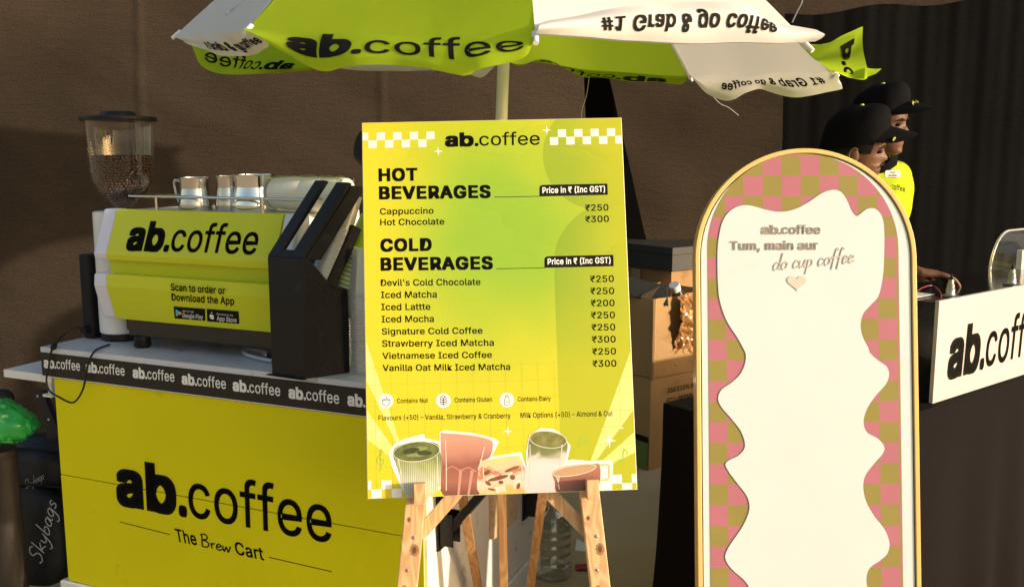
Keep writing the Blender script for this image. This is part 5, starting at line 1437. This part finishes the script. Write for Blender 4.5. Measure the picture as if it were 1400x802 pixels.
# ------------------------------------------------------------------ things at the left edge
pc = at(58, 700, 3.0); pc.z = 0
pk = thing('backpack', 'black backpack with silver script lettering leaning behind the yellow cart', 'backpack', pc)
PFr = Fr(pc + V3((0, -.07, .10)), (1, -.12, 0), (0, .12, 1))
def sup(mb, f, cx, cz, hx, hz, hn, n0, e=.55, seg=36, rings=20, taper=.15):
    for_ = []
    def sg(x, p): return math.copysign(abs(x)**p, x)
    P_ = []
    for i in range(rings+1):
        ph = -math.pi/2+math.pi*i/rings
        for j in range(seg):
            th = 2*math.pi*j/seg
            x = hx*sg(math.cos(ph), e)*sg(math.cos(th), e); n = hn*sg(math.cos(ph), e)*sg(math.sin(th), e); z = hz*sg(math.sin(ph), e)
            x *= 1-taper*(z/hz*.5+.5)**2
            p = f.p(cx+x, cz+z, n0+n); p += V3((noise.noise(p*11), noise.noise(p*11+V3((4, 0, 0))), noise.noise(p*11+V3((0, 4, 0)))))*.010
            P_.append(p)
    mb.add(P_, [(i*seg+j, i*seg+(j+1) % seg, (i+1)*seg+(j+1) % seg, (i+1)*seg+j) for i in range(rings) for j in range(seg)])
M['pack'] = mat('black_nylon', (.008, .0085, .010), .55, 0, .15, 15, .2, 70, .4)
zp = at(58, 592, 3.0).z - .10
k = MB(); sup(k, PFr, .03, zp/2, .165, zp/2, .085, -.05); k.build('main_bag', M['pack'], pk, smooth=True)
k = MB(); sup(k, PFr, .02, zp*.36, .145, zp*.33, .055, .05, .5); pock = k.build('front_pocket', M['pack'], pk, smooth=True)
k = MB(); sup(k, PFr, .01, zp*.80, .135, zp*.13, .045, .035, .6); k.build('top_pocket', M['pack'], pk, smooth=True)
k = MB(); k.tube([PFr.p(-.13, zp*.70, .085), PFr.p(-.06, zp*.72, .1), PFr.p(.05, zp*.72, .1), PFr.p(.15, zp*.7, .085)], .004, 6); k.build('zip', M['black'], pk)
PL = PFr.shift(n=.112)
M['silver'] = mat('silver_print', (.45, .45, .46), .4, 0, .05)
k = hand(PL, 'Skybags', (57, 771), (80, 686), (38, 762), .035, slant=.2); k.build('lettering', M['silver'], pk)
k = hand(PFr.shift(n=.088), 'Skybags', (37, 668), (63, 653), (34, 657), .03, slant=.2); k.build('lettering', M['silver'], pk)
k = MB(); k.tube([V3(p) for p in crom([tuple(PFr.p(-.10, .12, .08)), tuple(PFr.p(-.07, -.02, .13)), tuple(PFr.p(.02, -.07, .15)), tuple(PFr.p(.10, -.04, .14)), tuple(PFr.p(.09, -.08, .12))], 6)], .008, 8); k.build('strap', M['pack'], pk, smooth=True)
# post with green bag
pp0 = at(7, 610, 2.75); 
ps = thing('wooden_post', 'dark brown wooden post stool under the green plastic bag at the left edge', 'stool', V3((pp0.x, pp0.y, 0)))
M['dark_wood'] = wood('dark_wood', (.030, .021, .015), (.020, .014, .010), (4, 4, .4))
k = MB(); k.lathe((pp0.x-.01, pp0.y, 0), [(0, .001), (.045, .001), (.042, .3), (.04, pp0.z-.03), (.0, pp0.z-.03)], 24); k.build('post', M['dark_wood'], ps, smooth=True)
k = MB(); k.lathe((pp0.x-.02, pp0.y, pp0.z-.0295), [(0, 0), (.05, 0), (.052, .01), (.05, .022), (0, .022)], 32); k.build('seat', M['dark_wood'], ps, smooth=True)
k = MB(); gc = at(6, 578, 2.72)
for i in range(1): k.ell(gc, .088, .08, .066, 48, 32)
for v in k.v:
    d = v-gc; q = v*13
    a = noise.noise(q)*.022 + abs(noise.noise(q*2.3))*.018 - abs(noise.noise(q*4.1))*.014
    v += d.normalized()*a
    if v.z < pp0.z-.006: v.z = pp0.z-.006
    v.z += -.25*max(0, d.x)*.5
tag(k.build('plastic_bag', mat('green_polythene', (.015, .30, .06), .25, 0, .12, 10, .5, 25, .6), smooth=True), 'bright green crumpled plastic bag on the dark post at the left edge', 'plastic bag')
k = MB(); gc2 = at(2, 545, 2.78); k.ell(gc2, .035, .04, .03, 20, 12)
tag(k.build('black_pouch', M['pack'], smooth=True), 'small black pouch on top of the green plastic bag', 'pouch')
# dark folded stand leaning against the cart end
k = MB(); yy = 2.98
a, b, c, d = at(46, 536, yy), at(58, 536, yy), at(92, 620, yy), at(76, 640, yy)
f = Fr(a, (1, 0, 0), (0, 0, 1)); k.prism(f, [((q-a).x, (q-a).z) for q in (a, d, c, b)], -.03, 0)
sd = k.build('folded_stand', mat('dark_navy_metal', (.014, .018, .026), .4, 0, .1), bevel=.002); tag(sd, 'dark folded metal stand leaning beside the yellow cart under the small shelf', 'folded stand')
for x, y in ((52, 541), (67, 573)):
    k = MB(); k.lathe(at(x, y, yy-.001), [(.004, 0), (.004, .002), (0, .003)], 10, (0, -1, 0)); k.build('rivet', M['steel'], sd)
k = MB(); a = at(72, 622, 3.25); f = Fr(a, (1, 0, 0), (0, 0, 1)); k.box(f, -.02, .12, -.02, .01, -.02, 0)
k.box(f, .02, .04, -a.z+.0005, -.0205, -.02, 0); k.box(f, .09, .11, -a.z+.0005, -.0205, -.02, 0)
tag(k.build('wooden_trestle', M['ply']), 'pale wooden trestle bar glimpsed behind the backpack', 'trestle')

# ------------------------------------------------------------------ people
M['skin'] = mat('brown_skin', (.135, .060, .032), .5, 0, .14, 22, .15, 140, .35)
M['shirt'] = cloth('lime_polo_cotton', (.40, .49, .012), .05, .06, .5)
M['collar'] = mat('black_collar', (.005, .005, .005), .9, 0, .1, 20, spec=.05)
M['capm'] = mat('black_cotton_cap', (.0045, .0042, .0045), .85, 0, .12, 20, .2, 260, .06)
M['trousers'] = mat('black_trousers', (.015, .014, .016), .8, 0, .1, 10)
M['hair'] = mat('black_hair', (.006, .0045, .004), .65, 0, .2, 60, .3, 200, .2)
M['eye'] = mat('dark_eye', (.02, .012, .01), .5, 0, spec=.1)
def skinned(nodes, edges, root, sub=2):
    me = bpy.data.meshes.new('body'); names = list(nodes)
    me.from_pydata([V3(nodes[n][0]) for n in names], [(names.index(a), names.index(b)) for a, b in edges], [])
    o = bpy.data.objects.new('body', me); col.objects.link(o)
    sk = o.modifiers.new('skin', 'SKIN')
    if not me.skin_vertices: bpy.context.view_layer.update()
    for n, sv in zip(names, me.skin_vertices[0].data):
        r = nodes[n][1]; sv.radius = r if isinstance(r, tuple) else (r, r); sv.use_root = (n == root); sv.use_loose = False
    ss = o.modifiers.new('sub', 'SUBSURF'); ss.levels = sub; ss.render_levels = sub
    bpy.context.view_layer.update()
    dg = bpy.context.evaluated_depsgraph_get()
    m2 = bpy.data.meshes.new_from_object(o.evaluated_get(dg))
    vs = [v.co.copy() for v in m2.vertices]; fs = [tuple(p.vertices) for p in m2.polygons]
    bpy.data.objects.remove(o); bpy.data.meshes.remove(m2)
    return vs, fs
def interp(tab, z):
    if z <= tab[0][0]: return tab[0][1]
    for (a, b), (c, d) in zip(tab, tab[1:]):
        if a <= z <= c:
            t = (z-a)/(c-a); t = t*t*(3-2*t)*.5+t*.5; return b+(d-b)*t
    return tab[-1][1]
FRONT = [(0, .070), (.012, .088), (.03, .086), (.045, .089), (.052, .0905), (.058, .087), (.066, .092), (.076, .086), (.10, .087), (.112, .084), (.125, .087), (.137, .093), (.16, .092), (.19, .078), (.215, .045), (.228, .0)]
BACK = [(0, .045), (.03, .062), (.07, .082), (.11, .098), (.15, .102), (.19, .086), (.215, .052), (.228, .0)]
HALF = [(0, .032), (.015, .045), (.04, .057), (.07, .064), (.10, .069), (.14, .074), (.17, .071), (.20, .054), (.218, .032), (.228, .0)]
NOSE = [(.070, 0), (.076, .010), (.084, .021), (.092, .021), (.105, .013), (.12, .006), (.13, 0)]
def head_pts():
    P_ = []; seg = 56; zs = [i*.004 for i in range(58)]
    for z in zs:
        f, b, h = interp(FRONT, z), interp(BACK, z), interp(HALF, z)
        for j in range(seg):
            a = 2*math.pi*j/seg; c, s = math.cos(a), math.sin(a)
            x = (f if c > 0 else b)*math.copysign(abs(c)**.85, c); y = h*math.copysign(abs(s)**.9, s)
            if c > 0:
                an = math.atan2(s, c)
                x += interp(NOSE, z)*math.exp(-(y/(.010 if z > .1 else .0135))**2)
                x -= .009*math.exp(-((abs(y)-.032)/.013)**2-((z-.116)/.011)**2)
            P_.append(V3((x, y, z)))
    P_.append(V3((0, 0, .230))); P_.append(V3((.03, 0, -.004)))
    n = len(zs)
    F = [(i*seg+j, i*seg+(j+1) % seg, (i+1)*seg+(j+1) % seg, (i+1)*seg+j) for i in range(n-1) for j in range(seg)]
    F += [((n-1)*seg+j, (n-1)*seg+(j+1) % seg, n*seg) for j in range(seg)] + [((j+1) % seg, j, n*seg+1) for j in range(seg)]
    return P_, F
def person(label, loc, headM, nodes, edges, shirt_nodes, shirt_edges, trouser_nodes, trouser_edges, cap_label):
    root = thing('person', label, 'person', loc)
    vs, fs = skinned(nodes, edges, 'pelvis')
    k = MB(); k.add(vs, fs)
    P_, F = head_pts(); k.add([headM @ p for p in P_], F)
    for sgn in (-1, 1):      # ears
        for (cx, cy, cz, rx, ry, rz) in ((-.008, .074, .103, .017, .007, .030), (-.004, .075, .082, .010, .006, .012)):
            q = MB(); q.ell((cx, cy*sgn, cz), rx, ry, rz, 14, 10); k.add([headM @ p for p in q.v], q.f)
    bd = k.build('body', M['skin'], root, smooth=True, auto=180)
    rm = bd.modifiers.new('join', 'REMESH'); rm.mode = 'VOXEL'; rm.voxel_size = .0042; rm.use_smooth_shade = True
    for sgn in (-1, 1):
        k = MB(); q = MB(); q.ell((.076, .031*sgn, .116), .009, .013, .0065, 14, 10); k.add([headM @ p for p in q.v], q.f); k.build('eye', M['eye'], root, smooth=True)
        q = MB(); q.tube([headM @ V3(p) for p in ((.091, .014*sgn, .131), (.088, .032*sgn, .136), (.076, .050*sgn, .131))], [.0035, .0045, .002], 8); q.build('eyebrow', M['hair'], root, smooth=True)
        # concha shade of the ear as a real hollow rim
        q = MB(); q.tube([headM @ V3(p) for p in crom([(-.004, .081*sgn, .076), (-.018, .083*sgn, .088), (-.022, .083*sgn, .108), (-.012, .082*sgn, .129), (.004, .080*sgn, .126)], 4)], .0036, 8); q.build('ear_rim', M['skin'], root, smooth=True)
    q = MB(); q.tube([headM @ V3(p) for p in crom([(.072, -.034, .058), (.088, -.022, .067), (.096, -.006, .0705), (.096, .006, .0705), (.088, .022, .067), (.072, .034, .058)], 4)], [.002]+[.004]*19+[.002] if False else .0038, 8); q.build('moustache', M['hair'], root, smooth=True)
    # hair: shell over the back and sides of the skull, above the neck
    k = MB(); n1, n2 = 40, 14
    def hair(u, v):
        a = R(62)+R(236)*u; z = .055+.10*v
        edge = abs(u-.5)*2
        if edge > .62: z = .112+(.155-.112)*v
        f, b, h = interp(FRONT, z), interp(BACK, z), interp(HALF, z)
        c, s = math.cos(a), math.sin(a)
        return headM @ V3(((f if c > 0 else b)*math.copysign(abs(c)**.85, c)*1.05, h*math.copysign(abs(s)**.9, s)*1.05, z))
    k.grid(hair, n1, n2); k.build('hair', M['hair'], root, smooth=True)
    # cap
    q = MB(); seg, rings = 48, 16; P_ = []
    for i in range(rings+1):
        ph = math.pi/2*i/rings
        for j in range(seg):
            a = 2*math.pi*j/seg; c, s = math.cos(a), math.sin(a)
            rx = .101 if c > 0 else .118; ex = .72
            x = rx*c*math.cos(ph)**ex; y = .092*s*math.cos(ph)**ex
            z = .138 + .122*math.sin(ph)**.95 + (.012*c*math.cos(ph) if True else 0)
            if c > 0: z += .012*c*math.sin(2*ph) + .036*c*math.cos(ph)**2
            if c < 0: z -= .022*abs(c)*(1-i/rings)
            P_.append(V3((x-.004, y, z)) + V3((noise.noise(V3((x*18, y*18, z*18))), noise.noise(V3((x*18+5, y*18, z*18))), noise.noise(V3((x*18, y*18+5, z*18)))))*.004)
    q.add([headM @ p for p in P_], [(i*seg+j, i*seg+(j+1) % seg, (i+1)*seg+(j+1) % seg, (i+1)*seg+j) for i in range(rings) for j in range(seg)])
    cp_ = q.build('cap', M['capm'], root, smooth=True, weld=True)
    q = MB()
    for off in (0, .003):
        def brim(u, v):
            a = R(-74)+R(148)*u
            x0, y0 = .090*math.cos(a), .086*math.sin(a)
            ext = .100*max(0, math.cos(a*1.15))**.40
            x = x0 + ext*v; y = y0*(1-.06*v)
            z = .203 - .020*v*math.cos(a) - 6.6*y*y*(.85+.15*v) - off
            return headM @ V3((x-.004, y, z))
        q.grid(brim, 24, 8)
    q.build('brim', M['capm'], cp_, smooth=True)
    q = MB(); q.ell(headM @ V3((-.004, 0, .262)), .007, .007, .004, 12, 8); q.build('button', mat('lime_button', (.5, .55, .1), .6), cp_, smooth=True)
    vs, fs = skinned(shirt_nodes, shirt_edges, 'pelvis', 3)
    for q_ in vs:
        c_ = V3((q_.x*9, q_.y*9, q_.z*5)); q_ += V3((noise.noise(c_), noise.noise(c_+V3((5, 0, 0))), .3*noise.noise(c_+V3((0, 5, 0)))))*.016 + V3((noise.noise(c_*2.6), noise.noise(c_*2.6+V3((5, 0, 0))), 0))*.006
    k = MB(); k.add(vs, fs); sh_ = k.build('shirt', M['shirt'], root, smooth=True, auto=180)
    from mathutils.bvhtree import BVHTree
    bvh = BVHTree.FromPolygons(vs, fs)
    vs, fs = skinned(trouser_nodes, trouser_edges, 'pelvis')
    k = MB(); k.add(vs, fs); k.build('trousers', M['trousers'], root, smooth=True, auto=180)
    return root, sh_, cp_, bvh
def headmat(o, face, pitch=0, roll=0):
    x = V3((face[0], face[1], 0)).normalized(); z = V3((0, 0, 1)); y = z.cross(x)
    Rm = Matrix((x, y, z)).transposed()
    Rm = Rm @ Matrix.Rotation(pitch, 3, 'Y') @ Matrix.Rotation(roll, 3, 'X')
    m = Rm.to_4x4(); m.translation = V3(o); return m
def hand_nodes(nodes, edges, wrist, fwd, up, side, curl=.9, pref='h', thumb=1):
    """palm, four fingers of different length and a thumb as thin skinned chains"""
    wv, f, u, s = V3(wrist), V3(fwd).normalized(), V3(up).normalized(), V3(side).normalized()
    nodes[pref+'palm'] = (wv+f*.045, (.034, .014)); edges.append((pref+'wr', pref+'palm'))
    nodes[pref+'wr'] = (wv, .024)
    for i, (off, ln_) in enumerate(((.030, .070), (.010, .080), (-.010, .075), (-.029, .060))):
        b = wv+f*.085+s*off; d = f
        nodes[f'{pref}k{i}'] = (b, .0095); edges.append((pref+'palm', f'{pref}k{i}')); prev = f'{pref}k{i}'; p = b
        for j, fr_ in enumerate((.45, .32, .23)):
            ang = curl*(.35+.40*j+.08*i); dd = f*math.cos(ang)-u*math.sin(ang)
            p = p+dd*ln_*fr_; nm = f'{pref}f{i}{j}'; nodes[nm] = (p, .0088-.0012*j); edges.append((prev, nm)); prev = nm
    b = wv+f*.03+s*.03*thumb; nodes[pref+'t0'] = (b, .012); edges.append((pref+'wr', pref+'t0'))
    p = b+(f*.6+s*thumb*.5-u*.3).normalized()*.035; nodes[pref+'t1'] = (p, .0105); edges.append((pref+'t0', pref+'t1'))
    p = p+(f*.9-u*.35).normalized()*.03; nodes[pref+'t2'] = (p, .0088); edges.append((pref+'t1', pref+'t2'))
def build_person(label, head_o, face, pitch, pelvis, chest, neck, rsh, lsh, relb, lelb, rwr, lwr, rh=None, lh=None, feet=None, loc=None, roll=0, hump=None):
    hm = headmat(head_o, face, pitch, roll)
    fx = V3((face[0], face[1], 0)).normalized()
    rt = V3((fx.y, -fx.x, 0))
    pel, ch, nk = V3(pelvis), V3(chest), V3(neck)
    hb = hm @ V3((-.012, 0, .03))
    n = {'pelvis': (pel, (.15, .115)), 'waist': (pel.lerp(ch, .45), (.135, .105)), 'chest': (ch, (.155, .115)), 'neck': (nk, (.058, .058)), 'head': (hb, .055)}
    e = [('pelvis', 'waist'), ('waist', 'chest'), ('chest', 'neck'), ('neck', 'head')]
    sn = {'pelvis': (pel-V3((0, 0, .05)), (.168, .135)), 'waist': (pel.lerp(ch, .45), (.155, .128)), 'chest': (ch, (.172, .135)), 'neck': (ch.lerp(nk, .85), (.072, .07))}
    se = [('pelvis', 'waist'), ('waist', 'chest'), ('chest', 'neck')]
    tn = {'pelvis': (pel, (.162, .128))}; te = []
    if hump:
        sn['hump'] = (V3(hump), (.105, .085)); se.append(('chest', 'hump'))
        n['hump'] = (V3(hump), (.09, .07)); e.append(('chest', 'hump'))
    for nm, sh, el, wr, hd in (('r', rsh, relb, rwr, rh), ('l', lsh, lelb, lwr, lh)):
        sh, el, wr = V3(sh), V3(el), V3(wr)
        n[nm+'sh'] = (sh, .056); n[nm+'el'] = (el, .040); n[nm+'mid'] = (el.lerp(wr, .4), .039); n[nm+'wr'] = (wr, (.026, .022))
        e += [('chest', nm+'sh'), (nm+'sh', nm+'el'), (nm+'el', nm+'mid'), (nm+'mid', nm+'wr')]
        sn[nm+'sh'] = (sh, .074); sn[nm+'up'] = (sh.lerp(el, .4), .068); sn[nm+'hem'] = (sh.lerp(el, .72), .064); se += [('chest', nm+'sh'), (nm+'sh', nm+'up'), (nm+'up', nm+'hem')]
        f = (wr-el).normalized() if hd is None else V3(hd).normalized()
        s_ = f.cross(V3((0, 0, 1))).normalized(); u_ = s_.cross(f)
        hand_nodes(n, e, wr, f, u_, s_, .55 if hd is None else 1.05, nm, -1 if nm == 'r' else 1)
    for nm, sg in (('r', 1), ('l', -1)):
        hp_ = pel+rt*.09*sg-V3((0, 0, .06)); ft = V3((pel.x, pel.y, .05))+rt*.12*sg
        kn = hp_.lerp(ft, .5)+fx*.03
        n[nm+'hip'] = (hp_, .085); n[nm+'kn'] = (kn, .058); n[nm+'an'] = (ft, .042); n[nm+'toe'] = (ft+fx*.15-V3((0, 0, .018)), (.04, .026))
        e += [('pelvis', nm+'hip'), (nm+'hip', nm+'kn'), (nm+'kn', nm+'an'), (nm+'an', nm+'toe')]
        tn[nm+'hip'] = (hp_, .100); tn[nm+'kn'] = (kn, .078); tn[nm+'an'] = (ft+V3((0, 0, .03)), .066); te += [('pelvis', nm+'hip'), (nm+'hip', nm+'kn'), (nm+'kn', nm+'an')]
    r_o, sh_, cp_, bvh = person(label, (pel.x, pel.y, 0), hm, n, e, sn, se, tn, te, '')
    # black polo collar
    k = MB(); cen = ch.lerp(nk, .95); axn = (hb-nk).normalized()
    k.lathe(cen+axn*.02, [(.084, -.012), (.074, .012), (.068, .040), (.072, .044), (.086, .010), (.106, -.024), (.100, -.028)], 28, axn); k.build('collar', M['collar'], sh_, smooth=True)
    return r_o, sh_, cp_, bvh, hm
# nearer worker, bent over the table, facing right, hand on the black box
f1_ = (.95, -.31)
hO = at(1163, 246, 3.3)
r1, s1_, c1_, bv1, hm1 = build_person('nearer of the two workers, black capped head in profile, one hand on the black box',
    hO, f1_, R(6), (.90, 3.46, .93), (1.045, 3.40, 1.385), (1.125, 3.345, 1.45), (1.02, 3.21, 1.36), (1.12, 3.57, 1.37), (1.135, 3.06, 1.165), (1.33, 3.62, 1.15), (1.275, 2.945, 1.132), (1.52, 3.45, 1.05), rh=(1, -.02, -.06), hump=(1.085, 3.365, 1.44), roll=R(13))
q = MB(); cf = Fr(hm1 @ V3((.105, -.066, .166)), hm1.to_3x3() @ V3((.55, .83, 0)), hm1.to_3x3() @ V3((0, 0, 1)))
q = text2(cf, [('ab.', .05, .04, 1)], (-.004, 0), (.016, 0), (-.004, .013), .006, px=False); q.build('lettering', mat('lime_thread', (.55, .60, .12), .7), c1_)
# farther worker, three quarter towards us
f2_ = (.78, -.62)
hO2 = at(1200, 210, 3.62)
r2, s2_, c2_, bv2, hm2 = build_person('farther of the two workers, black lettered cap, lime shirt with white name tag',
    hO2, f2_, R(4), (1.39, 3.76, .97), (1.39, 3.72, 1.37), (1.40, 3.70, 1.50), (1.23, 3.64, 1.41), (1.535, 3.79, 1.415), (1.17, 3.60, 1.13), (1.575, 3.81, 1.13), (1.26, 3.42, 1.01), (1.60, 3.63, .98), roll=R(6))
cf = Fr(hm2 @ V3((.112, 0, .185)), hm2.to_3x3() @ V3((0, 1, 0)), hm2.to_3x3() @ V3((-.35, 0, .94)))
q = text2(cf, LOGO, (-.036, 0), (.040, 0), (-.036, .017), .010, px=False); q.build('lettering', bpy.data.materials['lime_thread'], c2_)
d_ = ray(1219.5, 238).normalized()
hit = bv2.ray_cast(CAM, d_)
if hit[0] is not None:
    nn = hit[1]; nn = nn if nn.dot(d_) < 0 else -nn
    nn = (nn - d_*.6).normalized()
    uu = V3((0, 0, 1)).cross(nn).normalized(); tf = Fr(hit[0]+nn*.008, uu, nn.cross(uu))
    q = MB(); q.box(tf, -.030, .030, -.014, .014, -.003, 0); tgn = q.build('name_tag', M['white_print'], s2_, bevel=.002)
    q = text2(tf, [('STAFF', .02, .02, 1)], (-.012, .002), (.010, .002), (-.012, .007), .001, px=False)
    text2(tf, [('ab.coffee', .03, .02, 1)], (-.016, -.009), (.014, -.009), (-.016, -.003), .001, q, px=False); q.build('lettering', M['ink'], tgn)
d_ = ray(1226, 258).normalized(); hit = bv2.ray_cast(CAM, d_)
if hit[0] is not None:
    nn = -d_; uu = V3((0, 0, 1)).cross(nn).normalized(); tf = Fr(hit[0]+nn*.012, uu, nn.cross(uu))
    q = text2(tf, [('ab.coffee', .01, .01, 1)], (-.045, .006), (.03, -.012), (-.045, .028), .0, px=False); q.build('lettering', M['ink'], s2_)
